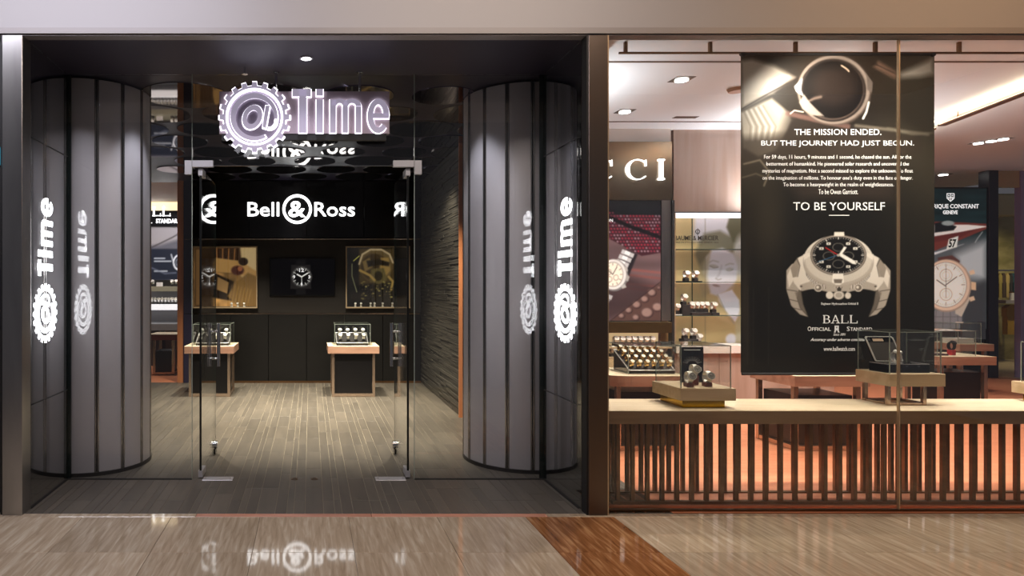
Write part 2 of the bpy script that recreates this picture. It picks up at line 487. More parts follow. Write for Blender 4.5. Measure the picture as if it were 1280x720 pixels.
# concourse floor: slab and its tiles
fl = struct('floor', MB().box(-4.2, 7.6, 0.4, ZF, -0.06, -0.012), mat('tile_joint', rgb(96, 78, 60), 0.6), label=None)
TS = 0.576
for j in range(7):
    for i in range(-9, 10):
        x0 = 1.40+(i)*TS; y1 = 4.322-j*TS; y0 = y1-TS
        if x0 < -4.2 or x0+TS > 7.6 or y0 < 0.4: continue
        m = M_marble2 if (i == 0) else M_marble
        obj('tile', MB().cbox(x0+0.001, x0+TS-0.001, y0+0.001, y1-0.001, -0.012, 0.0, 0.0015), m, fl)
k = 0
x = -4.2
while x < 7.5:
    w = 1.15
    obj('threshold_slab', MB().cbox(x+0.001, min(x+w, 7.6)-0.001, 4.3235, ZF-0.001, -0.012, 0.0, 0.0015), M_pink if (-0.2 < x+w/2 < 1.6) else M_marble, fl)
    x += w

# shop floor: planks of three widths in rows
fs = struct('floor', MB().box(-3.3, 2.4, ZF, ZW, -0.06, -0.0035), M_grout)
rndp = random.Random(3)
W3 = (0.124, 0.076, 0.047, 0.076)
PL = 0.545
far = [MB(), MB()]
cnt = 0
cols = []
x = -2.62; k = 0
while x < 2.36:
    w = W3[k % 4]; cols.append((x, min(w, 2.4-x), rndp.choice((0, 0, 0.5, 0.5, 0.25))*PL)); x += w; k += 1
pieces = []
for (x, w, s) in cols:
    y = ZF-s
    while y < ZW:
        a, b = max(y, ZF), min(y+PL, ZW)
        if b-a > 0.02: pieces.append((a, x, w, b))
        y += PL
pieces.sort(key=lambda p: (p[0] > 6.05, p[0]))
for n_, (a, x, w, b) in enumerate(pieces):
    g = 0.0034
    m = M_plank if rndp.random() < 0.6 else M_plank2
    vis = (x+w)*F/b+CX > 35 and x*F/b+CX < 722
    if cnt < 290 and vis:
        obj('plank', MB().cbox(x+g/2, x+w-g/2, a+g/2, b-g/2, -0.0035, 0.0, 0.0008), m, fs); cnt += 1
    else:
        far[0 if m is M_plank else 1].cbox(x+g/2, x+w-g/2, a+g/2, b-g/2, -0.0035, 0.0, 0.0008)
obj('far_planks', far[0], M_plank, fs, kind='stuff')
obj('far_planks', far[1], M_plank2, fs, kind='stuff')

# boutique floor, salmon wood
M_salmon = mat('salmon_wood', rgb(210, 138, 102), 0.38, noise=((1.0, 16, 4), rgb(198, 124, 90), 0.35, 0.65))
struct('floor', MB().box(2.4, 11.5, ZF+0.02, 15.0, -0.06, 0.0), M_salmon)
struct('floor', MB().box(-6.0, 2.4, ZW, 15.0, -0.06, -0.002), M_salmon)
struct('floor', MB().box(1.95, 2.4, ZF+0.02, 4.9, -0.003, 0.0), M_salmon)

# fascia above the shop fronts, ledge trim, mall ceiling
M_fascia = mat('fascia_paint', rgb(158, 154, 154), 0.55)
struct('wall_front', MB().box(-4.2, 7.6, ZF-0.02, ZF+0.06, 3.196, 3.95), M_fascia)
struct('trim_1', join(MB().box(-4.2, 7.6, ZF-0.035, ZF+0.06, 3.158, 3.196), MB().box(-4.2, 7.6, ZF-0.02, ZF+0.06, 3.148, 3.158)), mat('trim_paint', rgb(140, 134, 132), 0.4))
struct('ceiling', MB().box(-4.2, 7.6, 0.4, ZF+0.06, 3.95, 4.0), M_white)

# shop ceiling: matte black over the recess, dark gloss inside
M_ceilm = mat('black_ceiling_paint', rgb(44, 38, 54), 0.5)
M_ceilg = mat('dark_satin_ceiling', rgb(40, 35, 52), 0.30, 0.0, spec=0.5)
struct('ceiling', MB().prism([(-3.3, ZF+0.06), (1.92, ZF+0.06), (2.265, 5.199), (-3.3, 5.199)], lambda u, v, w: (u, v, w), HC, HC+0.1), M_ceilm)
cg = struct('ceiling', MB().prism([(-3.3, 5.20), (2.27, 5.20), (2.36, 5.43), (2.36, ZW+0.15), (-3.3, ZW+0.15)], lambda u, v, w: (u, v, w), HC, HC+0.1), M_ceilg)
M_mirror = mat('bronze_mirror', rgb(176, 166, 160), 0.03, 1.0)
M_mirrord = mat('smoked_mirror', rgb(150, 142, 164), 0.03, 1.0)
rd = random.Random(11)
dn = 0
for r in range(8):
    y = 5.74+r*0.60
    for c in range(7):
        x = -1.10+c*0.74-0.74+(0.37 if r % 2 else 0)+rd.uniform(-.05, .05)
        rr = rd.choice((0.27, 0.31, 0.35))
        if r == 0 and c == 1: x, rr = -1.08, 0.38
        if abs(x+1.9) < 0.2 and r == 0: continue
        if x < -2.4 or x > 2.0: continue
        mb = MB(); mb.arc(x, y, 0.0005, rr, 0, 360, lambda u, v, w: (u, v, w), HC-0.006-0.002*(dn % 3), HC, 40)
        obj('mirror_disc', mb, M_mirror if (x < -0.7 or rd.random() < 0.35) else M_mirrord, cg); dn += 1

# walls that close the shop
M_darkwall = mat('dark_wall', rgb(34, 32, 32), 0.6)
struct('wall_left', MB().box(-3.35, -3.3, ZF+0.06, 10.0, 0, HC), M_darkwall)
struct('wall_left', MB().box(-3.3, -2.02, ZF+0.02, ZF+0.06, 0, HC), M_darkwall)
struct('wall_right', MB().box(2.36, 2.40, 5.43, 7.6, 0, HB), M_darkwall)
struct('wall_right', MB().prism([(1.90, ZF+0.092), (1.94, ZF+0.092), (2.40, 5.43), (2.36, 5.43)], lambda u, v, w: (u, v, w), 0, HC), M_darkwall)
struct('wall_right', MB().box(1.87, 2.40, 7.6, 7.64, 0, HB), M_darkwall)

# ribbed stone wall on the right of the shop
M_ribstone = mat('ribbed_stone', rgb(74, 70, 62), 0.5, noise=((3, 1.5, 60), rgb(50, 47, 42), 0.35, 0.65), bump=((2, 2.0, 75), 0.9, 0.012))
rw = struct('wall_right', MB().box(1.735, 1.86, 7.62, ZW, 0, HC), M_ribstone)
rr_ = random.Random(5)
courses = MB()
z = 0.004
while z < HC-0.03:
    h = rr_.choice((0.022, 0.03, 0.04)); y = 7.62
    while y < ZW:
        l = rr_.uniform(0.3, 0.8); d = rr_.uniform(0.004, 0.018)
        courses.box(1.735-d, 1.736, y, min(y+l, ZW)-0.001, z, z+h-0.004); y += l
    z += h
obj('stone_courses', courses, M_ribstone, rw, kind='stuff')
struct('trim_2', MB().box(1.70, 1.87, 7.59, 7.62, 0, HC), M_copper)  # copper trim; its orange also stands in for boutique light through a gap

# black rear wall, in layers
M_wallblk = mat('black_wall_panel', rgb(9, 8, 8), 0.4, noise=((2, 2, 12), rgb(13, 12, 11), 0.35, 0.65))
M_wallbrn = mat('brown_black_panel', rgb(26, 21, 18), 0.5)
bw = struct('wall_rear', MB().box(-1.975, 1.86, ZW, ZW+0.15, 0, HC), M_darkwall)
def zz(y): return PH(y, ZW)
for i in range(4):
    a = -1.84+i*0.89
    obj('header_panel', MB().cbox(a+0.002, a+0.888, ZW-0.07, ZW, zz(297.5), HC-0.002, 0.003), M_black, bw)
obj('niche_panel', MB().box(-1.84, 1.72, ZW-0.02, ZW, zz(391), zz(300.5)), M_wallbrn, bw)
obj('metal_line', MB().box(-1.95, 1.70, ZW-0.075, ZW-0.005, zz(299.9), zz(298.8)), M_metalline, bw)  # plain polished metal lines, not LEDs
obj('metal_line', MB().box(-1.95, 1.70, ZW-0.045, ZW-0.005, zz(392.6), zz(391.5)), M_metalline, bw)
for i in range(6):
    a = -1.84+i*0.5933
    obj('base_panel', MB().cbox(a+0.002, a+0.591, ZW-0.04, ZW, 0.02, zz(393.2), 0.003), M_wallblk, bw)
struct('baseboard_rear', MB().box(-1.84, 1.72, ZW-0.052, ZW-0.04, 0.0, 0.03), M_bronze)
struct('trim_3', MB().box(-2.075, -1.975, ZW-0.02, ZW+0.15, 0, HC), M_copper)
struct('trim_4', MB().box(-1.973, -1.845, ZW-0.045, ZW, 0, HC), mat('violet_black', rgb(40, 34, 58), 0.3))

# facade posts
lp = struct('trim_5', MB().cbox(-2.02, XL-0.002, ZF-0.035, ZF+0.10, 0, 3.148, 0.003), M_steel)
struct('trim_6', MB().box(-2.036, -2.021, ZF-0.02, ZF+0.10, 0, 3.148), M_blackm)
rp = struct('trim_7', MB().cbox(1.824, 1.949, ZF-0.035, ZF+0.09, 0, 3.148, 0.003), M_bronzepost)
obj('flange', MB().box(1.812, 1.8235, ZF-0.03, ZF+0.05, 0, 3.148), M_blackm, rp)
obj('flange', MB().box(1.9495, 1.957, ZF-0.03, ZF+0.05, 0, 3.148), M_brass, rp)

# neighbour's lit shop window at the far left edge
nb = thing('neighbour_window', 'bright white lit shop window with teal and black poster at far left edge', 'window', (-2.9, ZF, 0), kind=None)
M_lit = mat('lit_panel', (0.9, 0.9, 0.9), 0.5, emit=(1, 0.98, 1), strength=1.1)
obj('lit_panel', MB().box(-4.0, -2.037, ZF+0.03, ZF+0.05, 0.0, 3.148), M_lit, nb)
def pz(y): return PH(y, ZF)
obj('poster', MB().box(-3.4, -2.04, ZF+0.01, ZF+0.03, pz(206), pz(163)), mat('teal_poster', rgb(20, 110, 130), 0.4, emit=rgb(20, 110, 130), strength=0.4), nb)
obj('poster', MB().box(-3.4, -2.04, ZF+0.004, ZF+0.0095, pz(183), pz(160)), M_blackm, nb)
obj('poster', MB().box(-3.4, -2.04, ZF+0.01, ZF+0.03, pz(408), pz(335)), mat('dark_poster', rgb(28, 26, 34), 0.4), nb)

# ------------------------------------------------------------------ glass front
g1 = thing('glass_side_wall', 'frameless glass side wall of the recess left of the doors, bearing lit white lettering', 'glass wall', (XL, 4.77, 0))
obj('glass_pane', MB().box(XL-0.012, XL, ZF+0.101, ZG+0.006, 0.004, HC-0.002), M_glass, g1)
g2 = thing('glass_side_wall', 'frameless glass side wall of the recess beside the bronze post, bearing lit white lettering', 'glass wall', (XR, 4.77, 0))
obj('glass_pane', MB().box(XR, XR+0.012, ZF+0.06, ZG+0.006, 0.004, HC-0.002), M_glass, g2)
for g, x in ((g1, XL-0.006), (g2, XR+0.006)):
    obj('corner_seal_reflection', MB().box(x-0.030, x+0.024, ZG+0.020, ZG+0.034, 0.0, HC), mat('glass_edge_reflection', rgb(24, 32, 30), 0.2), g)  # glass edge strip, widened to include its dark reflection
    for zj in (0.697, 2.51): obj('joint', MB().box(x-0.0063, x+0.0063, ZF+0.102, ZG+0.004, zj-0.002, zj+0.002), M_blackm, g)
    obj('floor_channel', MB().box(x-0.012, x+0.012, ZF+0.101, ZG, 0.0, 0.004), M_blackm, g)

# gear and at sign, drawn in a unit plane (radius 1)
def gear_at(mapf, w0, w1, R, cu, cv, teeth=20, mir=1):
    mf = lambda u, v, w: mapf(cu+u*R*mir, cv+v*R, w)
    mb = MB()
    outer = []; inner = []
    for k in range(teeth):
        for (da, r) in ((-0.28, 0.885), (-0.20, 1.0), (0.20, 1.0), (0.28, 0.885)):
            a = 2*PI*(k+da)/teeth; outer.append((r*math.cos(a), r*math.sin(a))); inner.append((0.775*math.cos(a), 0.775*math.sin(a)))
    mb.strip(inner, outer, mf, w0, w1, True)
    mb2 = MB()
    # outer sweep of the at sign
    A = []; B = []
    n = 44
    for k in range(n+1):
        t = k/n; a = math.radians(-62-(-62+360)*0) if False else math.radians(-8+ t*310)
        rr = 0.60+0.0*t; hw = 0.055+0.02*math.sin(PI*t)
        A.append(((rr-hw)*math.cos(a), (rr-hw)*math.sin(a))); B.append(((rr+hw)*math.cos(a), (rr+hw)*math.sin(a)))
    mb2.strip(A, B, mf, w0, w1)
    # bowl of the a
    A = []; B = []
    for k in range(32):
        a = 2*PI*k/32; c, s_ = math.cos(a), math.sin(a)
        def tilt(u, v): return (u+0.18*v-0.06, v)
        A.append(tilt(0.15*c, 0.20*s_)); B.append(tilt(0.29*c, 0.35*s_))
    mb2.strip(A, B, mf, w0, w1, True)
    mb2.prism([(0.20, -0.30), (0.33, -0.34), (0.45, 0.34), (0.29, 0.34)], mf, w0, w1)
    A = []; B = []
    for k in range(9):
        a = math.radians(-100+100*k/8)
        A.append((0.40+0.14*math.cos(a), -0.10+0.18*math.sin(a)+0.02)); B.append((0.40+0.25*math.cos(a), -0.10+0.26*math.sin(a)+0.0))
    mb2.strip(A, B, mf, w0, w1)
    return mb, mb2

def tim(inset, w0, w1, sx, sz, fS):
    """letters T i m e as solid strokes; inset shrinks each stroke"""
    e = inset; L_ = []
    def r(x0, y0, x1, y1): return MB().prism([(sx(x0)+e, sz(y1)+e), (sx(x1)-e, sz(y1)+e), (sx(x1)-e, sz(y0)-e), (sx(x0)+e, sz(y0)-e)], fS, w0, w1)
    yb = 167.5
    L_.append([r(365, 112, 389.5, 122.5), r(373, 112, 384, yb)])
    L_.append([r(394.5, 125, 404.5, yb), r(394.5, 112, 404.5, 121.5)])
    def arch(xa, xb, yt):
        m = MB(); c = (xa+xb)/2; ro = (xb-xa)/2; ri = ro-8.4
        cyt = yt+ro*0.8
        A = []; B = []
        for k in range(13):
            a = PI-PI*k/12
            A.append((sx(c+(ri+e*160)*math.cos(a)), sz(cyt-(ri*0.8+e*160)*math.sin(a)))); B.append((sx(c+(ro-e*160)*math.cos(a)), sz(cyt-(ro*0.8-e*160)*math.sin(a))))
        m.strip(A, B, fS, w0, w1); return [m, r(xb-8.4, cyt, xb, yb)]
    L_.append([r(411.5, 125, 420.5, yb)]+arch(413, 435.5, 124)+arch(427.5, 452, 124))
    m = MB(); A = []; B = []
    cx_, cy_ = 472.5, 146
    for k in range(33):
        a = math.radians(-38-k/32*-0 + (-322+38)*0 + k/32*(0))
    for k in range(33):
        a = math.radians(0+k/32*318)
        A.append((sx(cx_+(5.6+e*160)*math.cos(a)), sz(cy_-(13.6+e*160)*math.sin(a)))); B.append((sx(cx_+(14.2-e*160)*math.cos(a)), sz(cy_-(22-e*160)*math.sin(a))))
    m.strip(A, B, fS, w0, w1)
    L_.append([m, r(464, 142, 486.5, 149.5)])
    return [join(*q) for q in L_]

def side_lettering(parent, X, updir, inward):
    """text runs upwards; letter tops point along updir in depth"""
    mapf = lambda u, v, w: (X+inward*w, 4.765+v*updir, u)
    gear, at = gear_at(mapf, 0.0, 0.004, 0.212, 1.308, 0.0, 20)
    obj('gear_ring', gear, M_vinyl, parent)
    obj('at_sign', at, M_vinyl, parent)
    k = 0.0046
    for mb in tim(0.0, 0.0, 0.004, lambda x: 1.575+(x-365)*k, lambda y: 0.13-(y-112)*k, mapf):
        obj('letter', mb, M_vinyl, parent)
side_lettering(g1, XL-0.0165, -1, 1)
side_lettering(g2, XR+0.0165, 1, -1)

def front_pane(name, label, xa, xb, za, zb, seals=()):
    t = thing(name, label, 'glass wall', ((xa+xb)/2, ZG, za))
    obj('glass_pane', MB().box(xa, xb, ZG, ZG+0.012, za+0.003, zb-0.003), M_glass, t)
    for s in seals: obj('edge_seal', MB().box(s-0.002, s+0.002, ZG-0.001, ZG+0.013, za, zb), M_caseedge, t)
    return t
XDL, XDR = PX(250, ZG), PX(510.5, ZG)
SL, SR = PX(240, ZG), PX(518, ZG)
HD = 2.425
p1 = front_pane('glass_sidelight', 'tall frameless clear glass pane in front of the left round column', XL+0.004, SL, 0, HC, (SL,))
p2 = front_pane('glass_sidelight', 'tall frameless clear glass pane in front of the right round column', SR, XR-0.004, 0, HC, (SR,))
p3 = front_pane('glass_transom', 'clear glass transom pane above the open double doors', SL+0.004, SR-0.004, HD+0.012, HC, ())
for p, a, b in ((p1, XL, SL), (p2, SR, XR)):
    obj('floor_channel', MB().box(a, b, ZG-0.004, ZG+0.016, 0, 0.006), M_blackm, p)
obj('bottom_edge', MB().box(SL+0.006, SR-0.006, ZG, ZG+0.012, HD+0.010, HD+0.014), M_chrome, p3)
for s, xe in ((1, SL), (-1, SR)):
    pf = p1 if s == 1 else p2
    def B(a, b, c, d): return MB().box(min(xe+s*a, xe+s*b), max(xe+s*a, xe+s*b), ZG-0.012, ZG+0.024, c, d)
    obj('patch_fitting', join(B(-0.055, 0.0, HD+0.002, HD+0.052), B(-0.055, 0.0, HD-0.055, HD+0.002)), M_satin, pf)
    obj('patch_fitting', B(0.004, 0.165, HD+0.002, HD+0.052), M_satin, p3)

def door(side):
    s = 1 if side == 'left' else -1
    xd = XDL if s == 1 else XDR
    t = thing('glass_door', f'open frameless glass door leaf on the {side} of the entrance with steel pull handles', 'door', (xd, ZG, 0))
    z0 = 0.012; y0, y1 = ZG+0.03, ZG+0.83
    obj('glass_pane', MB().box(xd-0.006, xd+0.006, y0, y1, z0+0.0, HD-0.008), M_glass, t)
    obj('edge_seal', MB().box(xd-0.008, xd+0.008, y0-0.006, y0, z0, HD-0.008), mat('seal_black', rgb(14, 15, 14), 0.3), t)
    obj('edge_seal', MB().box(xd-0.004, xd+0.004, y1, y1+0.003, z0, HD-0.008), M_edge, t)
    obj('pivot_patch', MB().box(xd-0.017, xd+0.017, y0-0.012, y0+0.15, z0, 0.062), M_satin, t)
    obj('pivot_patch', MB().box(xd-0.017, xd+0.017, y0-0.012, y0+0.15, HD-0.06, HD-0.006), M_satin, t)
    lk = obj('floor_lock', MB().tube((xd-0.028, y1-0.05, 0.085), (xd+0.028, y1-0.05, 0.085), 0.032, 20), M_chrome, t, True)
    obj('lock_patch', MB().box(xd-0.014, xd+0.014, y1-0.10, y1, z0, 0.05), M_black, t)
    for q in (-1, 1):
        hx = xd+q*0.042; yh = y1-0.09
        mb = MB().tube((hx, yh, 0.79), (hx, yh, 1.175), 0.017, 14)
        h = obj('pull_handle', mb, M_chrome, t, True)
        for zc in (0.86, 1.10):
            obj('standoff', MB().tube((xd+q*0.007, yh, zc), (hx-q*0.010, yh, zc), 0.011, 10), M_chrome, h, True)
    return t
door('left'); door('right')
for s, xe, w_ in ((1, XDL+0.02, 'left'), (-1, XDR-0.02, 'right')):
    x0, x1 = sorted((xe, xe+s*0.235))
    t = thing('floor_spring_plate', f'small steel floor spring cover plate beside the {w_} door pivot', 'floor plate', ((x0+x1)/2, ZG+0.015, 0))
    obj('plate', MB().cbox(x0, x1, ZG-0.03, ZG+0.065, 0.0, 0.004, 0.002), M_satin, t)
    for xx in (x0+0.02, x1-0.02): obj('screw', MB().tube((xx, ZG+0.017, 0.004), (xx, ZG+0.017, 0.006), 0.006, 10), M_chrome, t)
for x in (PX(368, ZG), PX(393, ZG)):
    t = thing('floor_socket', ('left' if x < -0.05 else 'right')+' small oval steel bolt socket set in the floor between the doors', 'bolt socket', (x, ZG, 0), 'bolt sockets in the floor between the doors')
    obj('rim', MB().arc(x, ZG+0.012, 0.016, 0.028, 0, 360, lambda u, v, w: (u, v, w), 0.0, 0.003, 20), M_bronze, t)

# ------------------------------------------------------------------ round columns
M_colpanel = mat('satin_grey_panel', rgb(190, 186, 190), 0.42, 0.35, bump=((30, 30, 0.5), 0.03, 0.002))
M_coldark = mat('dark_gap', rgb(26, 24, 25), 0.4)
M_colrib = mat('column_rib', rgb(170, 166, 164), 0.22, 1.0)
def column(cx, cy, R, top, a0, label):
    t = thing('round_column', label, 'column', (cx, cy, 0))
    idm = lambda u, v, w: (u, v, w)
    mb = MB().arc(cx, cy, R-0.06, R-0.03, 0, 360, idm, 0, HC-0.001, 60)
    obj('core', mb, M_coldark, t, True)
    n = 15; st = 360/n
    for k in range(n):
        c = a0+k*st
        obj('panel', MB().arc(cx, cy, R-0.03, R-0.008, c+1.6, c+st-1.6, idm, 0.03, top, 8), M_colpanel, t, True)
        a = math.radians(c); 
        for da in (-1.15, 1.15):
            b = math.radians(c+da)
            p = (cx+(R-0.008)*math.cos(b), cy+(R-0.008)*math.sin(b))
            obj('rib', MB().tube((p[0], p[1], 0.0), (p[0], p[1], top), 0.0075, 8), M_colrib, t, True)
    obj('base_ring', MB().arc(cx, cy, R-0.03, R, 0, 360, idm, 0, 0.028, 60), M_coldark, t, True)
    return t
# rib angles: measured on the near side of each column
column(-1.893, 5.72, 0.512, 3.138, -90-0.5, 'round grey ribbed column left of the glass doors')
column(1.815, 5.78, 0.478, 3.138, -90+19.5, 'round grey ribbed column right of the glass doors')

# recessed lamp over the entrance
t = thing('ceiling_lamp', 'small round recessed ceiling lamp above the entrance mat area', 'lamp', (-0.03, 4.80, HC))
t['label'] = 'small round recessed ceiling lamp in the black ceiling before the doors'
idm = lambda u, v, w: (u, v, w)
obj('rim', MB().arc(-0.03, 4.80, 0.036, 0.048, 0, 360, idm, HC-0.006, HC, 28), M_satin, t, True)
obj('lens', MB().arc(-0.03, 4.80, 0.0005, 0.036, 0, 360, idm, HC-0.003, HC, 28), M_lamp, t)
t = thing('sprinkler', 'small sprinkler head on the black ceiling above the gear sign', 'sprinkler', (PX(306, 5.0), 5.0, HC-0.06))
x = PX(306, 5.0)
obj('stem', MB().tube((x, 5.0, HC-0.05), (x, 5.0, HC), 0.008, 10), M_chrome, t)
obj('deflector', MB().tube((x, 5.0, HC-0.054), (x, 5.0, HC-0.05), 0.024, 16), M_chrome, t)

# ------------------------------------------------------------------ hanging shop sign
ZS = 5.08
M_signbox = mat('lilac_grey_sign_face', rgb(176, 160, 170), 0.4, 0.2)
M_signface = mat('lilac_letter_face', rgb(150, 142, 156), 0.35, 0.2, emit=rgb(190, 180, 205), strength=0.50)  # glow added to the faces in place of missing front light
M_halo = mat('white_light_rim', (0.9, 0.9, 0.9), 0.4, emit=(0.93, 0.90, 1.0), strength=2.4)
sg = thing('hanging_sign', 'hanging shop sign with gear ring and backlit white lettering above the doors', 'sign', (PX(380, ZS), ZS, PH(192, ZS)))
fS = facing(ZS)
def sx(x): return PX(x, ZS)
def sz(y): return PH(y, ZS)
obj('sign_box', MB().cbox(sx(274), sx(487), ZS, ZS+0.05, sz(167), sz(114), 0.003), M_signbox, sg)
obj('lower_rail', MB().box(sx(277), sx(483), ZS+0.005, ZS+0.045, sz(175), sz(167)), M_blackm, sg)
for x, y1 in ((345, 114), (450, 114)):
    obj('hanging_rod', MB().tube((sx(x), ZS+0.025, sz(y1)), (sx(x), ZS+0.025, HC), 0.011, 12), M_chrome, sg, True)
    obj('ceiling_cap', MB().tube((sx(x), ZS+0.025, HC-0.008), (sx(x), ZS+0.025, HC), 0.024, 16), M_chrome, sg, True)
R = 44.5*ZS/F; cu, cv = sx(318.5), sz(147.5)
def shell(c0, c1, mb): return mb
gr, at = gear_at(fS, 0.004, 0.016, R*1.02, cu, cv, 20); obj('gear_light_rim', join(gr, at), M_halo, sg)
mb = MB(); mf = lambda u, v, w: fS(cu+u*R, cv+v*R, w)
outer = []
for k in range(20):
    for (da, r) in ((-0.28, 0.87), (-0.20, 0.975), (0.20, 0.975), (0.28, 0.87)):
        a = 2*PI*(k+da)/20; outer.append((r*math.cos(a), r*math.sin(a)))
mb.strip([(0.80*math.cos(math.atan2(v, u)), 0.80*math.sin(math.atan2(v, u))) for u, v in outer], outer, mf, 0.0165, 0.035, True)
obj('gear_face', mb, M_signface, sg)
mb = MB().arc(0, 0, 0.74, 0.80, 0, 360, mf, 0.017, 0.040, 60); obj('gear_inner_rim', mb, M_halo, sg)
mb = MB().arc(0, 0, 0.001, 0.75, 0, 360, mf, -0.001, 0.003, 60); obj('gear_disc', mb, mat('dark_lilac', rgb(120, 110, 126), 0.4, 0.2), sg)
def at_face():
    m2 = MB()
    A = []; B = []
    for k in range(45):
        a = math.radians(-5+k/44*304); hw = 0.045+0.03*math.sin(PI*k/44)
        A.append(((0.6-hw)*math.cos(a), (0.6-hw)*math.sin(a))); B.append(((0.6+hw)*math.cos(a), (0.6+hw)*math.sin(a)))
    m2.strip(A, B, mf, 0.0165, 0.034)
    A = []; B = []
    for k in range(32):
        a = 2*PI*k/32; c, s_ = math.cos(a), math.sin(a)
        A.append((0.150*c+0.18*0.20*s_-0.06, 0.20*s_)); B.append((0.275*c+0.18*0.335*s_-0.06, 0.335*s_))
    m2.strip(A, B, mf, 0.0165, 0.034, True)
    m2.prism([(0.225, -0.27), (0.315, -0.31), (0.425, 0.315), (0.31, 0.315)], mf, 0.0165, 0.034)
    return m2
obj('at_face', at_face(), M_signface, sg)
for mb in tim(0.0, 0.004, 0.014, sx, sz, fS): obj('letter_light_rim', mb, M_halo, sg)
for mb in tim(0.005, 0.0145, 0.034, sx, sz, fS): obj('letter', mb, M_signface, sg)

# ------------------------------------------------------------------ sign on the rear wall
ZB = ZW-0.075
sb = thing('wall_sign', 'lit white name sign with ampersand in a ring on the black rear wall', 'sign', (PX(376, ZB), ZB, PH(280, ZB)))
for s, b_ in (('Bell', (309.5, 253, 349, 270.5)), ('Ross', (393, 253, 443.5, 270.5))):
    obj('lettering', ptext(s, *b_, ZB, 0.02, 0.006, 3), M_letter, sb)
fb = facing(ZB)
obj('ring', MB().arc(PX(371.5, ZB), PH(261.5, ZB), 15.0*ZB/F, 18.3*ZB/F, 0, 360, fb, 0, 0.03, 48), M_letter, sb)
obj('ampersand', ptext('&', 360.5, 251.5, 382, 271.5, ZB, 0.02, 0.018, 3), M_letter, sb)

# ================================================================== BOUTIQUE
M_bceil = mat('boutique_ceiling', rgb(222, 234, 244), 0.6)
struct('ceiling', MB().box(1.90, 12.5, ZF+0.06, 13.2, HB, HB+0.1), M_bceil)
struct('wall_back', MB().box(-6.0, 14.0, 15.0, 15.1, 0, 3.6), mat('beige_wall', rgb(196, 176, 150), 0.6))
struct('ceiling', MB().box(-6.0, -1.98, ZW+0.15, 15.0, HC, HC+0.1), M_white)
struct('wall_left', MB().box(-6.1, -6.0, ZW, 15.0, 0, 3.5), M_white)
M_gapdark = mat('shadow_gap', rgb(70, 45, 30), 0.7)
struct('trim_8', MB().box(2.42, 9.0, 5.60, 5.63, HB-0.004, HB), M_gapdark)
struct('trim_9', MB().box(2.42, 6.35, 7.64, 7.67, HB-0.004, HB), M_gapdark)
struct('trim_10', MB().box(1.96, 7.6, ZF+0.062, ZF+0.30, HB-0.03, HB-0.001), M_bronze)

# wood wall with niche
ZK = 8.05
def K(x): return PX(x, ZK)
def Kz(y): return PH(y, ZK)
NX0, NX1 = K(842), K(990)
nt_, nb_ = Kz(265), Kz(431)
wk = struct('wall_wood', MB().box(NX0, 6.35, ZK, ZK+0.06, nt_, HB), M_walnut)
obj('pier', MB().box(NX1, 6.35, ZK, ZK+0.06, 0, nt_), M_walnut, wk)
obj('lower_panel', MB().box(NX0-0.2, NX1, ZK, ZK+0.06, 0, nb_), M_walnut, wk)
obj('return', MB().box(6.30, 6.35, ZK+0.06, 12.0, 0, HB), M_walnut, wk)
for x in (870, 899):
    obj('joint', MB().box(K(x)-0.002, K(x)+0.002, ZK-0.001, ZK, 0.0, Kz(441)), M_gapdark, wk)
nc = thing('wall_display_niche', 'lit wall display niche with glass shelves and portrait print behind watches', 'display niche', ((NX0+NX1)/2, ZK, nb_))
for a in ((NX0, NX0+0.02, nb_, nt_), (NX1-0.02, NX1, nb_, nt_)): obj('side_panel', MB().box(a[0], a[1], ZK-0.01, ZK+0.30, a[2], a[3]), M_brass, nc)
obj('top_light', MB().box(NX0+0.02, NX1-0.02, ZK, ZK+0.28, nt_-0.045, nt_-0.012), mat('cool_light', (0.9, 0.9, 0.9), 0.4, emit=(0.97, 0.95, 1.0), strength=1.6), nc)
obj('top_rail', MB().box(NX0, NX1, ZK-0.012, ZK+0.30, nt_-0.012, nt_), M_chrome, nc)
obj('ledge', MB().cbox(NX0, NX1, ZK-0.06, ZK+0.30, Kz(441), Kz(431), 0.004), M_white, nc)
shelf_h = []
for y in (311, 352.5, 394.5):
    h = Kz(y); shelf_h.append(h)
    obj('glass_shelf', MB().box(NX0+0.021, NX1-0.021, ZK+0.03, ZK+0.27, h-0.008, h), M_edge, nc)
obj('mullion', MB().box(K(881.5)-0.004, K(881.5)+0.004, ZK+0.27, ZK+0.28, nb_, nt_-0.05), M_edge, nc)

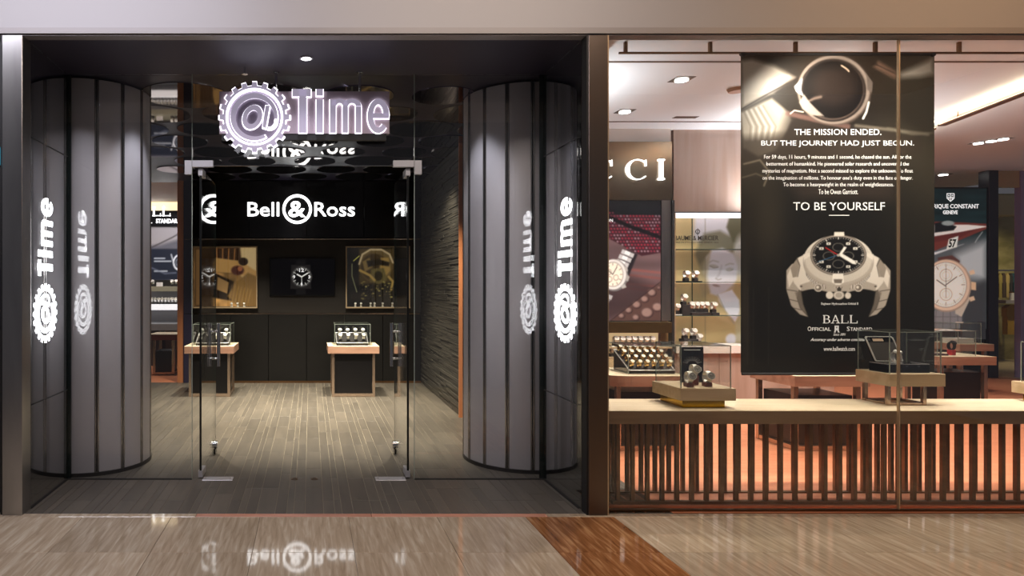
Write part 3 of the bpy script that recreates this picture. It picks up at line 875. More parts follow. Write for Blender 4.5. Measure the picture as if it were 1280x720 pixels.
# watch on a little stand
M_wsteel = mat('watch_steel', rgb(228, 225, 218), 0.3, 0.45)
M_wgold = mat('watch_gold', rgb(220, 180, 110), 0.2, 1.0)
M_dialw = mat('white_dial', rgb(200, 198, 192), 0.3)
M_dialb = mat('black_dial', rgb(20, 20, 22), 0.3)
M_cush = mat('dark_cushion', rgb(30, 25, 24), 0.6)
M_cushb = mat('brown_stand', rgb(112, 52, 34), 0.35)
M_cushw = mat('white_stand', rgb(225, 222, 218), 0.5)
M_cushr = mat('red_cushion', rgb(170, 40, 42), 0.5)
def make_watch(name, label, loc, s=1.0, ms=None, md=None, mc=None, group=None, tilt=25, stand=0.022, detail=False):
    """facing the viewer (-Y); s scales a 60 mm tall piece"""
    ms = ms or M_wsteel; md = md or M_dialw; mc = mc or M_cush
    t = thing(name, label, 'watch', loc, group)
    L0 = Vector(loc)
    h0 = stand*s
    obj('stand', MB().cbox(*[L0.x-0.016*s, L0.x+0.016*s, L0.y-0.012*s, L0.y+0.02*s, L0.z, L0.z+h0], 0.002*s), mc, t)
    R = 0.027*s; cz = L0.z+h0+R*0.92; cy = L0.y+0.004*s
    pts = [(L0.x, cy+R*0.85*math.sin(a), cz+R*math.cos(a)) for a in [2*PI*k/14 for k in range(14)]]
    mb = MB(); n = 14
    i = 0
    hw = 0.010*s
    for k in range(n):
        p, q = pts[k], pts[(k+1) % n]
        c = (L0.x, cy, cz)
        def inn(p): return tuple(c[j]+(p[j]-c[j])*0.86 for j in range(3))
        pi_, qi = inn(p), inn(q)
        b = len(mb.v)
        for pt in (p, q, qi, pi_):
            mb.v += [(pt[0]-hw, pt[1], pt[2]), (pt[0]+hw, pt[1], pt[2])]
        mb.f += [(b, b+1, b+3, b+2), (b+2, b+3, b+5, b+4), (b+4, b+5, b+7, b+6), (b+6, b+7, b+1, b), (b, b+2, b+4, b+6), (b+1, b+7, b+5, b+3)]
    obj('bracelet', mb, ms, t)
    th = math.radians(tilt); d = Vector((0, -math.cos(th), math.sin(th)))
    c = Vector((L0.x, cy, cz))+d*R*0.9
    cs = obj('case', MB().tube(c, c+d*0.008*s, 0.0185*s, 16, 0.016*s), ms, t, True)
    obj('dial', MB().tube(c+d*0.008*s, c+d*0.0086*s, 0.0145*s, 16), md, cs)
    if detail:
        ux = Vector((1, 0, 0)); uy = d.cross(ux) * -1
        if uy.z < 0: uy = -uy
        mf = lambda u, v, w: tuple(c + ux*u*s + uy*v*s + d*w*s)
        obj('bezel', MB().arc(0, 0, 0.0142, 0.0172, 0, 360, mf, 0.0080, 0.0092, 24), M_wsteel, cs)
        rg = MB().arc(0, 0, 0.0118, 0.0136, 0, 360, mf, 0.0087, 0.0089, 24)
        obj('minute_ring', rg, M_blackm, cs)
        for (a, b) in ((-0.0055, 0), (0.0055, 0), (0, -0.0055)):
            obj('subdial', MB().arc(a, b, 0.0018, 0.0034, 0, 360, mf, 0.0087, 0.0089, 14), mat('dark_grey_print', rgb(50, 48, 46), 0.5), cs)
        obj('hour_hand', MB().prism([(-0.0009, -0.001), (0.0009, -0.001), (-0.0050, 0.0062), (-0.0062, 0.0052)], mf, 0.0090, 0.0093), M_blackm, cs)
        obj('minute_hand', MB().prism([(-0.0007, -0.001), (0.0007, -0.001), (0.0088, 0.0062), (0.0078, 0.0072)], mf, 0.0094, 0.0097), M_blackm, cs)
        for b in (-0.006, 0.0, 0.006):
            p = Vector(mf(0.0180, b, 0.003)); obj('pusher', MB().tube(p, p+ux*0.004*s, 0.0017*s, 8), M_wsteel, cs)
    return t

# watches in the niche (feet on shelf heights)
w0 = make_watch('wristwatch', 'steel watch on dark stand, left of the pair on the top niche shelf', (K(863.5), ZK+0.10, shelf_h[1]+0.012), 1.75)
dup(w0, (K(875), ZK+0.10, shelf_h[1]+0.012), 'steel watch on dark stand, right of the pair on the top niche shelf')
M_tray = M_black
t = obj('display_tray', MB().cbox(K(853), K(881), ZK+0.05, ZK+0.17, shelf_h[1]+0.0005, shelf_h[1]+0.012, 0.002), M_tray, label='thin black tray under two watches on the top niche shelf', cat='tray')
h2 = shelf_h[2]
obj('display_tray', MB().cbox(K(843), K(855.5), ZK+0.05, ZK+0.17, h2+0.0005, h2+0.012, 0.002), M_cushw, label='thin white tray under two watches at the left of the middle niche shelf', cat='tray')
obj('display_block', MB().cbox(K(855.8), K(866), ZK+0.05, ZK+0.17, h2+0.0005, h2+0.13, 0.003), M_cush, label='tall black display block with a watch on top, middle niche shelf', cat='display block')
obj('display_block', MB().cbox(K(866.5), K(891), ZK+0.03, ZK+0.20, h2+0.0005, h2+0.038, 0.003), M_cush, label='long low black display block on the middle niche shelf', cat='display block')
obj('display_block', MB().cbox(K(893.5), K(903), ZK+0.05, ZK+0.17, h2+0.0005, h2+0.034, 0.003), M_cush, label='small low black display block at the right of the middle niche shelf', cat='display block')
obj('display_block', MB().cbox(K(858), K(876.5), ZK+0.05, ZK+0.17, nb_+0.0005, nb_+0.065, 0.003), M_cush, label='black display block on the niche floor under watches', cat='display block')
for (x, z, lab) in ((845, h2+0.012, 'leftmost watch on the white tray of the middle niche shelf'), (851.5, h2+0.012, 'second watch on the white tray of the middle niche shelf'),
        (860.5, h2+0.13, 'watch standing highest, on the tall black block of the middle niche shelf'),
        (869.3, h2+0.038, 'watch at the left end of the long low block'), (875.5, h2+0.038, 'second watch from the left on the long low block'),
        (881.8, h2+0.038, 'third watch from the left on the long low block'), (888, h2+0.038, 'watch at the right end of the long low block'),
        (898, h2+0.034, 'lone watch on the small block at the right of the middle niche shelf'),
        (862, nb_+0.065, 'left watch on the black block at the niche floor'), (872.5, nb_+0.065, 'right watch on the black block at the niche floor'),
        (879.5, nb_, 'watch standing right of the black block on the niche floor')):
    dup(w0, (K(x), ZK+0.10, z+0.0006), 'steel '+lab)

# logo lettering on the niche print plane
ZN = ZK+0.262
obj('lettering', join(ptext('BAUME & MERCIER', 843.5, 294.5, 898, 300.5, ZN, 0.003, 0.01), ptext('MAISON D\'HORLOGERIE GENEVE 1830', 843.5, 302, 898, 304, ZN, 0.002, 0.0, 1),
    MB().arc(PX(872, ZN), PH(289.5, ZN), 2.1*ZN/F, 3.0*ZN/F, 0, 360, facing(ZN), 0, 0.002, 20), MB().box(PX(871.7, ZN), PX(872.5, ZN), ZN-0.002, ZN, PH(294, ZN), PH(285.5, ZN))),
    mat('dark_print', rgb(60, 48, 36), 0.5), nc)

ORD = ('first', 'second', 'third', 'fourth', 'fifth', 'sixth', 'seventh', 'eighth', 'ninth')
# ---- brand unit left of the niche
ZU = 7.98
def U(x): return PX(x, ZU)
def Uz(y): return PH(y, ZU)
un = thing('brand_wall_unit', 'bronze wall unit with lit serif lettering, large watch poster and lit shelf below', 'display unit', (U(790), ZU, 0))
M_gmetal = mat('bronze_sheet', rgb(118, 108, 94), 0.26, 0.9, noise=((1.5, 1.5, 3), rgb(134, 104, 78), 0.4, 0.65))
UL = 2.45
obj('top_band', MB().box(UL, U(840), ZU+0.03, ZU+0.06, Uz(177), HB), M_white, un)
obj('sign_panel', MB().cbox(UL, U(840.5), ZU, ZU+0.06, Uz(250), Uz(177), 0.004), M_gmetal, un)
obj('side_pillar', MB().box(U(827), U(839), ZU, ZU+0.06, Uz(401), Uz(250.5)), M_steel, un)
obj('dark_jamb', MB().box(U(839.2), U(842.2), ZU-0.02, ZU+0.07, 0, Uz(250.5)), M_blackm, un)
obj('poster_frame', MB().box(UL, U(826.8), ZU+0.01, ZU+0.06, Uz(402), Uz(250.5)), M_blackm, un)
obj('bronze_band', MB().cbox(UL, U(839), ZU-0.02, ZU+0.06, Uz(416), Uz(402.3), 0.004), mat('olive_bronze', rgb(86, 70, 44), 0.3, 0.8), un)
obj('niche_back', MB().box(UL, U(839), ZU+0.30, ZU+0.32, Uz(470), Uz(416)), mat('warm_backlight', rgb(240, 210, 165), 0.5, emit=rgb(250, 212, 160), strength=0.55), un)
obj('shelf', MB().box(UL, U(839), ZU-0.02, ZU+0.30, Uz(435.3), Uz(433.8)), M_oak, un)
obj('shelf', MB().box(UL, U(839), ZU-0.02, ZU+0.30, Uz(449), Uz(446.3)), M_oak, un)
obj('base_cabinet', MB().box(UL, U(839), ZU-0.02, ZU+0.32, 0, Uz(470)), M_walnut, un)
obj('shelf', MB().box(UL, U(839), ZU-0.10, ZU+0.30, Uz(470), Uz(466)), M_oak, un)
def serif(ch, x0, x1, yt, yb, Z, mapf, d=0.02):
    """serif capitals in plan pixels"""
    m = MB(); s = Z/F
    def P(x, y): return (PX(x, Z), PH(y, Z))
    def poly(*p): m.prism([P(*q) for q in p][::-1], mapf, 0, d)
    H = yb-yt; w = x1-x0; T = 0.17*H; th = 0.07*H
    if ch in 'CG':
        cx, cy = x0+w*0.54, (yt+yb)/2; A = []; B = []
        for k in range(37):
            a = math.radians(42+k/36*276)
            hw = (0.035+0.065*max(0, -math.cos(a))**1.0)*H
            r = 0.5*H-0.0
            A.append(P(cx+(w*0.54-hw*1.6)*math.cos(a), cy-(r-hw*0.8)*math.sin(a))); B.append(P(cx+(w*0.54)*math.cos(a), cy-r*math.sin(a)))
        m.strip(A, B, mapf, 0, d)
        poly((x1-0.12*H, yt+0.12*H), (x1-0.06*H, yt+0.02*H), (x1-0.04*H, yt+0.33*H), (x1-0.09*H, yt+0.33*H))
        if ch == 'G': poly((x1-T, cy), (x1, cy), (x1, yb-0.1*H), (x1-T, yb-0.04*H))
    elif ch == 'I':
        c = (x0+x1)/2; poly((c-T/2, yt), (c+T/2, yt), (c+T/2, yb), (c-T/2, yb)); poly((x0, yt), (x1, yt), (x1, yt+th), (x0, yt+th)); poly((x0, yb-th), (x1, yb-th), (x1, yb), (x0, yb))
    elif ch == 'L':
        poly((x0+0.08*w, yt), (x0+0.08*w+T, yt), (x0+0.08*w+T, yb), (x0+0.08*w, yb)); poly((x0, yt), (x0+T*1.9, yt), (x0+T*1.9, yt+th), (x0, yt+th))
        poly((x0, yb-th), (x1, yb-th), (x1, yb), (x0, yb)); poly((x1-th, yb-0.3*H), (x1, yb-0.3*H), (x1, yb), (x1-th, yb))
    elif ch == 'A':
        c = x0+w*0.48
        poly((c-0.02*w, yt), (c+0.06*w, yt), (x0+0.2*w, yb), (x0+0.11*w, yb)); poly((c-0.04*w, yt), (c+0.08*w, yt), (x1-0.06*w, yb), (x1-0.06*w-T*1.05, yb))
        poly((x0+0.25*w, yb-0.36*H), (x0+0.72*w, yb-0.36*H), (x0+0.74*w, yb-0.29*H), (x0+0.23*w, yb-0.29*H))
        poly((x0, yb-th), (x0+0.34*w, yb-th), (x0+0.34*w, yb), (x0, yb)); poly((x1-0.4*w, yb-th), (x1, yb-th), (x1, yb), (x1-0.4*w, yb))
    elif ch == 'B':
        poly((x0+0.1*w, yt), (x0+0.1*w+T, yt), (x0+0.1*w+T, yb), (x0+0.1*w, yb))
        poly((x0, yt), (x0+0.5*w, yt), (x0+0.5*w, yt+th), (x0, yt+th)); poly((x0, yb-th), (x0+0.5*w, yb-th), (x0+0.5*w, yb), (x0, yb))
        poly((x0+0.2*w, yt+0.46*H), (x0+0.5*w, yt+0.46*H), (x0+0.5*w, yt+0.52*H), (x0+0.2*w, yt+0.52*H))
        for (ya, yb2, ex) in ((yt, yt+0.52*H, 0.38), (yt+0.46*H, yb, 0.48)):
            cy = (ya+yb2)/2; r = (yb2-ya)/2; A = []; B = []
            for k in range(15):
                a = math.radians(-90+180*k/14); hw = th+ (T-th)*max(0, math.cos(a))
                A.append(P(x0+0.5*w+(ex*w-hw)*math.cos(a), cy-(r-th)*math.sin(a))); B.append(P(x0+0.5*w+ex*w*math.cos(a), cy-r*math.sin(a)))
            m.strip(A, B, mapf, 0, d)
    elif ch == 'U':
        poly((x0+0.1*w, yt), (x0+0.1*w+T, yt), (x0+0.1*w+T, yb-0.3*H), (x0+0.1*w, yb-0.3*H)); poly((x1-0.15*w, yt), (x1-0.08*w, yt), (x1-0.08*w, yb-0.3*H), (x1-0.15*w, yb-0.3*H))
        m.arc(PX((x0+x1)/2, Z), PH(yb-0.3*H, Z), (0.38*w-T*0.5)*s, 0.41*w*s, 180, 360, mapf, 0, d, 16, 1.0, 0.3*H/(0.41*w))
    return m
for ch, a, b in (('G', 666, 692), ('U', 705, 730), ('C', 740, 765.5), ('C', 781.5, 808), ('I', 821.5, 829.5)):
    obj('lettering', serif(ch, a, b, 199.5, 225, ZU, facing(ZU), 0.03), M_letter, un)

# poster of the brand unit
cv_ = Canvas(700, 251, 826, 401, 1.3, (88, 70, 72))
cv_.noise(40, 10, 0.18, 3)
cv_.poly([(700, 251), (826, 251), (826, 290), (700, 275)], (14, 14, 18))
for y, c in ((338, (150, 70, 60)), (345, (130, 60, 50)), (356, (160, 76, 62)), (362, (120, 50, 44))):
    cv_.line([(760, y-4), (826, y+3)], 2.0, c, 3, 0.6)
cv_.poly([(757, 335), (800, 350), (826, 360), (826, 380), (757, 401), (700, 401), (700, 340)], (46, 34, 36), 12, 0.75)
tie = [(700, 255), (760, 268), (826, 270), (826, 316), (802, 320), (757, 296), (700, 280)]
cv_.poly(tie, (52, 22, 30))
rr_ = random.Random(2)
for yy in range(262, 322, 4):
    for xx in range(702, 826, 4):
        sub = (xx+((yy//4) % 2)*2, yy)
        # printed weave dots inside the tie only
        import_ok = (sub[1] > 262+(sub[0]-700)*0.06) and (sub[1] < 296+(sub[0]-757)*0.54) and sub[1] < 318
        if import_ok: cv_.ell(sub[0], sub[1], 1.3, 0.9, rr_.choice(((170, 52, 72), (140, 60, 76), (160, 140, 150))), 1.0, 35, 0.85)
cv_.line([(757, 270), (790, 284), (826, 297)], 5, (14, 12, 16), 1.5)
# leather corner
cv_.poly([(763, 401), (826, 353), (826, 401)], (72, 52, 48), 1)
for (xx, yy, r) in ((815, 366, 6), (806, 374, 5.5), (796, 381, 6), (786, 388, 5), (777, 395, 4.5), (822, 384, 7), (809, 391, 8), (795, 397, 5), (824, 360, 3)):
    cv_.ell(xx, yy, r, r*0.85, (48, 32, 32), 1.2); cv_.ell(xx-0.6, yy-0.6, r-1.4, (r-1.4)*0.85, (128, 106, 100), 2.5)
cv_.line([(763, 401), (826, 352)], 1.0, (40, 26, 26))
# the watch: bracelet going up right
cv_.poly([(784, 312), (797, 318), (783, 352), (766, 340)], (30, 26, 30), 2)
for k in range(5):
    a, b = 783-k*3.2, 313.5+k*6.0
    cv_.poly([(a-5, b-2), (a+10, b+4), (a+8, b+9), (a-7, b+3)], (176, 176, 178), 0.8); cv_.poly([(a-1, b-0.5), (a+5, b+2), (a+3.5, b+6), (a-2.5, b+3.5)], (226, 226, 228), 0.8)
for k in range(4):
    a, b = 757-k*4, 366+k*5
    cv_.poly([(a-6, b-2), (a+9, b+4), (a+7, b+9), (a-8, b+3)], (160, 160, 162), 0.8); cv_.poly([(a-2, b-0.5), (a+4, b+2), (a+2.5, b+6), (a-3.5, b+3.5)], (216, 216, 220), 0.8)
cv_.ell(767.5, 344, 17.5, 20, (110, 108, 108), 1); cv_.ell(766.5, 343, 16.3, 18.8, (206, 204, 202), 1); cv_.ell(766, 343, 13.2, 15.6, (120, 116, 112), 1); cv_.ell(766, 343, 12.4, 14.8, (224, 214, 200), 1)
for k in range(12):
    a = k*PI/6; cv_.line([(766+9.5*math.sin(a), 343-11.6*math.cos(a)), (766+11.6*math.sin(a), 343-13.8*math.cos(a))], 0.8, (90, 80, 70))
for dx, dy in ((-5, -3), (-4, 6), (4, 4)): cv_.ring(766+dx, 343+dy, 3, 3.4, 0.7, (130, 118, 104))
cv_.line([(766, 343), (759, 337)], 1, (50, 44, 40)); cv_.line([(766, 343), (771, 334)], 1, (50, 44, 40))
cv_.poly([(784, 343), (787, 346), (785, 352), (781, 350)], (150, 148, 146)); cv_.poly([(780, 333), (784, 334), (785, 339), (782, 339)], (160, 158, 156)); cv_.poly([(776, 357), (781, 355), (783, 359), (778, 361)], (160, 158, 156))
PM_lit = paint_mat('backlit_print', 0.55, 0.35)
PM_soft = paint_mat('poster_print', 0.10, 0.45)
cv_.build('poster_print', PM_lit, ZU+0.008, un)
obj('lettering', ptext('S', 756, 256, 760.5, 263, ZU+0.007, 0.002, 0.01), M_printlit, un)
obj('lettering', ptext('ION', 757, 273.5, 766, 277.5, ZU+0.007, 0.002), M_printlit, un)

# portrait print of the niche
cv_ = Canvas(842, 270, 986, 431, 1.3, (186, 164, 118))
cv_.noise(16, 120, 0.10, 4); cv_.noise(40, 30, 0.06, 9)
cv_.poly([(842, 395), (931, 395), (931, 431), (842, 431)], (186, 160, 112), 10, 0.6)
cv_.poly([(931, 270), (990, 270), (990, 431), (931, 431)], (150, 142, 112), 8, 0.9)
cv_.poly([(868, 271), (931, 270), (931, 300), (905, 312), (866, 300)], (200, 198, 208), 7, 0.9)     # pale blouse / sky
cv_.poly([(880, 292), (900, 288), (922, 300), (929, 318), (920, 335), (880, 345), (868, 318)], (112, 106, 84), 5, 0.9)   # her hair
cv_.poly([(912, 270), (931, 270), (931, 305), (916, 303), (908, 284)], (92, 88, 66), 3)    # his hair
cv_.ell(926, 322, 9, 26, (196, 192, 186), 5)                    # his face
cv_.poly([(921, 305), (931, 305), (931, 345), (922, 340), (918, 322)], (188, 184, 178), 3)
cv_.poly([(882, 322), (890, 313), (903, 310), (917, 317), (922, 333), (921, 350), (908, 364), (896, 370), (888, 367), (883, 354), (879, 340)], (208, 204, 212), 3.5)   # her face
cv_.poly([(876, 330), (888, 316), (884, 345), (888, 365), (878, 372), (872, 350)], (160, 148, 116), 4, 0.7)
cv_.line([(886, 328.5), (891, 325.5), (898, 327.5)], 1.2, (160, 154, 146), 2, 0.8); cv_.line([(907, 331.5), (912, 329.5), (917, 330)], 1.2, (160, 154, 146), 2, 0.8)   # brows
cv_.ell(892, 332.5, 5, 1.8, (172, 166, 160), 2.2, 8); cv_.line([(887.5, 332.5), (892, 335), (897.5, 334)], 0.8, (120, 112, 100), 1.2)
cv_.ell(912, 336.5, 3.8, 1.6, (172, 166, 160), 2.2, -6); cv_.line([(908.5, 338), (912, 338.8), (916, 337)], 0.8, (120, 112, 100), 1.2)
cv_.line([(902, 332), (899.5, 342), (896, 347)], 1.6, (184, 178, 184), 3); cv_.line([(894.5, 348), (897.5, 349.8), (901.5, 348.6)], 1.0, (156, 146, 140), 1.4)
cv_.ell(895, 357, 4.2, 1.5, (164, 146, 146), 1.6, 10); cv_.line([(891.5, 356), (895, 357), (899, 358)], 0.6, (132, 114, 112), 0.9)
cv_.ell(912, 350, 6, 12, (206, 200, 206), 6, 0, 0.6)
cv_.poly([(897, 368), (915, 362), (924, 375), (925, 392), (919, 403), (910, 392), (898, 377)], (230, 228, 236), 2)    # collar
cv_.line([(897, 368), (908, 391), (918, 405)], 0.9, (166, 158, 150), 1)
cv_.poly([(884, 370), (898, 372), (906, 390), (915, 405), (900, 400), (884, 388)], (198, 176, 132), 4, 0.8)
cv_.ell(914, 424, 7, 7, (216, 212, 220), 3); cv_.ell(924, 422, 4, 5, (216, 212, 220), 3)
cv_.poly([(919, 405), (925, 388), (931, 384), (931, 431), (920, 431)], (184, 174, 140), 3, 0.8)
cv_.line([(881.5, 270), (881.5, 431)], 0.8, (120, 108, 84), 0.8, 0.8)
cv_.build('portrait_print', paint_mat('niche_print', 0.32, 0.45), ZK+0.285, nc)

# watches on the shelves of the brand unit
for row, (y, n, d) in enumerate(((433.8, 7, 0.05), (446.3, 8, 0.04))):
    for k in range(n):
        x = 772+k*7.6 if row == 0 else 768+k*7.4
        dup(w0, (U(x), ZU+0.06, Uz(y)+0.0006), '%s watch from the left on the %s lit shelf under the large watch poster' % (ORD[k], 'upper' if row == 0 else 'lower'),
            'watches on the %s lit shelf under the large watch poster' % ('upper' if row == 0 else 'lower'))

# ---- display tables
M_leg = mat('champagne_metal', rgb(190, 168, 148), 0.25, 0.9)
M_tabled = mat('table_edge_wood', rgb(176, 138, 116), 0.45, noise=((1.5, 14, 14), rgb(150, 112, 92), 0.35, 0.65))
M_cab = mat('black_cabinet', rgb(8, 7, 10), 0.35)
def rounded(x0, x1, y0, y1, r):
    p = []
    for (cx, cy, a0, rr) in ((x1-r[1], y0+r[1], -90, r[1]), (x1-r[2], y1-r[2], 0, r[2]), (x0+r[3], y1-r[3], 90, r[3]), (x0+r[0], y0+r[0], 180, r[0])):
        n = 8 if rr > 0.05 else 3
        for k in range(n+1):
            a = math.radians(a0+90*k/n); p.append((cx+rr*math.cos(a), cy+rr*math.sin(a)))
    return p
def table(label, x0, x1, y0, y1, top=0.69, cabh=0.585, r=(0.006,)*4, leg=0.04, edge=None, cab=None):
    t = thing('display_table', label, 'table', ((x0+x1)/2, (y0+y1)/2, 0))
    pl = rounded(x0, x1, y0, y1, r)
    obj('table_top', MB().prism(pl, idm, top-0.097, top-0.002), edge or M_tabled, t)
    obj('top_skin', MB().prism(rounded(x0+0.001, x1-0.001, y0+0.001, y1-0.001, r), idm, top-0.002, top), M_oak_lit, t)
    i = 0.055
    lx = (x0+i, x1-i-leg) if cab is None else (cab[0]-leg, cab[1])
    for a in lx:
        for b in (y0+0.05, y1-0.05-leg):
            obj('leg', MB().box(a, a+leg, b, b+leg, 0, top-0.097), M_leg, t)
    obj('bottom_rail', MB().box(lx[0]+leg, lx[1], y0+0.05, y0+0.05+leg*0.8, 0.005, 0.045), M_leg, t)
    obj('bottom_rail', MB().box(lx[0]+leg, lx[1], y1-0.05-leg, y1-0.05-leg*0.2, 0.005, 0.045), M_leg, t)
    for a in lx: obj('bottom_rail', MB().box(a+leg*0.1, a+leg*0.9, y0+0.05+leg, y1-0.05-leg, 0.005, 0.045), M_leg, t)
    obj('cabinet', MB().cbox(lx[0]+leg+0.002, lx[1]-0.002, y0+0.09, y1-0.10, 0.046, cabh, 0.003), M_cab, t)
    return t
def case(label, x0, x1, y0, y1, z0, z1, mat_edge=None, parts=True):
    t = thing('glass_case', label, 'glass case', ((x0+x1)/2, (y0+y1)/2, z0))
    g = 0.005; me = mat_edge or M_caseedge
    obj('front_pane', MB().box(x0+g, x1-g, y0, y0+g, z0+0.0008, z1-g), M_caseglass, t)
    obj('back_pane', MB().box(x0+g, x1-g, y1-g, y1, z0+0.0008, z1-g), M_caseglass, t)
    obj('side_pane', MB().box(x0, x0+g, y0+g, y1-g, z0+0.0008, z1-g), M_caseglass, t)
    obj('side_pane', MB().box(x1-g, x1, y0+g, y1-g, z0+0.0008, z1-g), M_caseglass, t)
    obj('top_pane', MB().box(x0+g, x1-g, y0+g, y1-g, z1-g, z1), M_caseglass, t)
    for a in (x0, x1-g):
        for b in (y0, y1-g): obj('edge', MB().box(a, a+g, b, b+g, z0+0.0008, z1), me, t)
    for b in (y0, y1-g): obj('edge', MB().box(x0+g, x1-g, b, b+g, z1-g, z1+0.0002), me, t)
    for a in (x0, x1-g): obj('edge', MB().box(a, a+g, y0+g, y1-g, z1-g, z1+0.0002), me, t)
    return t

def watch_tray(label, glabel, x0, x1, y0, y1, z0, rise, nx, ny, s, wl, md=None, ms=None, group=None):
    """sloping tray with a light rim; watches lie on it"""
    t = thing('watch_tray', label, 'tray', ((x0+x1)/2, y0, z0))
    z0 = z0+0.0006
    f = lambda u, v, w: (u, v, w)
    mb = MB(); i = 0
    mb.v += [(x0, y0, z0), (x1, y0, z0), (x1, y1, z0), (x0, y1, z0), (x0, y0, z0+0.03), (x1, y0, z0+0.03), (x1, y1, z0+rise), (x0, y1, z0+rise)]
    mb.f += [(0, 3, 2, 1), (4, 5, 6, 7), (0, 1, 5, 4), (1, 2, 6, 5), (2, 3, 7, 6), (3, 0, 4, 7)]
    obj('bed', mb, M_cush, t)
    def zt(y): return z0+0.03+(rise-0.03)*(y-y0)/(y1-y0)
    rim = MB(); q = 0.006
    for (ax, ay, bx, by) in ((x0, y0, x1, y0), (x1, y0, x1, y1), (x1, y1, x0, y1), (x0, y1, x0, y0)):
        rim.tube((ax, ay, zt(ay)+0.004), (bx, by, zt(by)+0.004), 0.005, 6)
    obj('rim', rim, M_satin, t)
    proto = None
    for j in range(ny):
        for k in range(nx):
            x = x0+(k+0.5)*(x1-x0)/nx; y = y0+(j+0.5)*(y1-y0)/ny-0.01
            loc = (x, y, zt(y+0.02*s)+0.001)
            rows = ('front row', 'back row') if ny == 2 else ('front row', 'second row', 'third row', 'back row')
            lb = '%s, %s, %s from left' % (wl, rows[j], ORD[k])
            if proto is None: proto = make_watch('wristwatch', lb, loc, s, ms, md, M_cush, group, 45, 0.006)
            else: dup(proto, loc, lb)
    return t

# tables in the black shop
tl = table('low display table with pale wood top standing left before the black wall', -1.706, -1.036, 8.96, 9.60, leg=0.035)
tr = table('low display table with pale wood top standing right before the black wall', 0.237, 0.932, 8.96, 9.60, leg=0.035)
case('glass case on the left table before the black wall', -1.60, -1.09, 9.06, 9.50, 0.69, 0.985)
case('glass case on the right table before the black wall', 0.33, 0.82, 9.06, 9.50, 0.69, 0.985)
watch_tray('sloping black watch tray with light rim inside the case on the left table', '', -1.57, -1.12, 9.10, 9.40, 0.69, 0.15, 4, 2, 1.5,
    'watch on sloping tray in left table case', group='watches on the tray of the left table')
watch_tray('sloping black watch tray with light rim inside the case on the right table', '', 0.36, 0.79, 9.10, 9.40, 0.69, 0.15, 4, 2, 1.5,
    'watch on sloping tray in right table case', group='watches on the tray of the right table')

# boutique tables
t1 = table('display table with rounded corner and wooden rim behind the window, nearest the bronze post', 2.60, 3.42, 6.0, 6.62, cabh=0.53, r=(0.30, 0.02, 0.02, 0.10), cab=(2.83, 3.36))
c1 = case('glass case full of watches on the table nearest the bronze post', 2.92, 3.40, 6.10, 6.52, 0.69, 0.955)
watch_tray('wide sloping tray packed with watches in the case nearest the bronze post', '', 2.95, 3.37, 6.14, 6.46, 0.69, 0.19, 6, 4, 1.15,
    'gold-toned watch on tray nearest the post', ms=M_wgold, group='watches packed on the wide tray')
t2 = table('display table with pink-brown rim half hidden behind the bottom of the banner', 4.38, 5.06, 6.0, 6.62, cabh=0.50, cab=(4.446, 4.975))
t3 = table('display table with pink-brown rim and glass case right of the banner', 7.24, 7.90, 7.64, 8.20, cabh=0.50)
case('glass case holding one watch on a red cushion, right of the banner', 7.27, 7.72, 7.70, 8.12, 0.69, 0.985)
make_watch('wristwatch', 'dark watch on a red cushion in the case right of the banner', (PX(1190, 7.82), 7.82, 0.6906), 1.8, M_blackm, M_dialb, M_cushr, None, 60, 0.035)
obj('base_board', MB().cbox(7.30, 7.46, 7.76, 8.00, 0.6905, 0.71, 0.003), mat('plum_board', rgb(60, 24, 30), 0.4), label='dark plum display board behind the red cushion watch', cat='display board')
t4 = table('farthest display table, pink-brown rim, before the boat poster', 9.10, 9.58, 9.30, 9.80, cabh=0.30)
case('glass case over a white tray on the farthest table before the boat poster', 9.12, 9.45, 9.35, 9.72, 0.69, 0.985)
obj('white_tray', MB().cbox(9.15, 9.42, 9.42, 9.64, 0.6905, 0.76, 0.004), M_cushw, label='white tray in the case on the farthest table', cat='tray')

# ---- window counter with railing
ZC0, ZC1 = 4.52, 5.0
HT = 0.653
ct = thing('window_counter', 'long low window counter with pale top carried on bronze bars', 'counter', (3.9, 4.76, 0))
XA, XB = 2.035, 6.3
M_oak_shaded = mat('counter_oak_shaded', rgb(150, 124, 96), 0.5, noise=((1.2, 14, 14), rgb(128, 104, 78), 0.35, 0.65))  # the counter oak darkened in colour for its shaded front
obj('worktop', MB().prism([(1.97, ZC0), (XB, ZC0), (XB, ZC1), (2.215, ZC1)], idm, HT-0.004, HT), M_oak_lit, ct)
obj('front_panel', MB().prism([(2.02, ZC0+0.001), (XB, ZC0+0.001), (XB, ZC0+0.03), (2.02, ZC0+0.03)], idm, 0.563, HT-0.0045), M_oak_shaded, ct)
obj('under_slab', MB().prism([(1.98, ZC0+0.031), (XB-0.002, ZC0+0.031), (XB-0.002, ZC1-0.002), (2.20, ZC1-0.002)], idm, 0.57, HT-0.0045), M_oak_shaded, ct)
x = 2.10; k = 0
nb_bars = 0
while x < 6.2:
    obj('bar', MB().box(x-0.012, x+0.012, ZC0+0.008, ZC0+0.032, 0.036, 0.569), M_bronze, ct)
    if x > 2.15: obj('bar', MB().box(x-0.010, x+0.014, ZC1-0.18, ZC1-0.156, 0.010, 0.569), M_bronze, ct)
    x += 0.1011
for k in range(3):
    obj('bar', MB().box(2.055+0.03*k, 2.075+0.03*k, ZC0+0.07+0.08*k, ZC0+0.094+0.08*k, 0.01, 0.569), M_bronze, ct)
obj('bottom_rail', MB().box(2.06, XB, ZC0+0.004, ZC0+0.036, 0.014, 0.0355), M_bronze, ct)
obj('bottom_rail', MB().box(2.14, XB, ZC1-0.185, ZC1-0.150, 0.0005, 0.0095), M_bronze, ct)
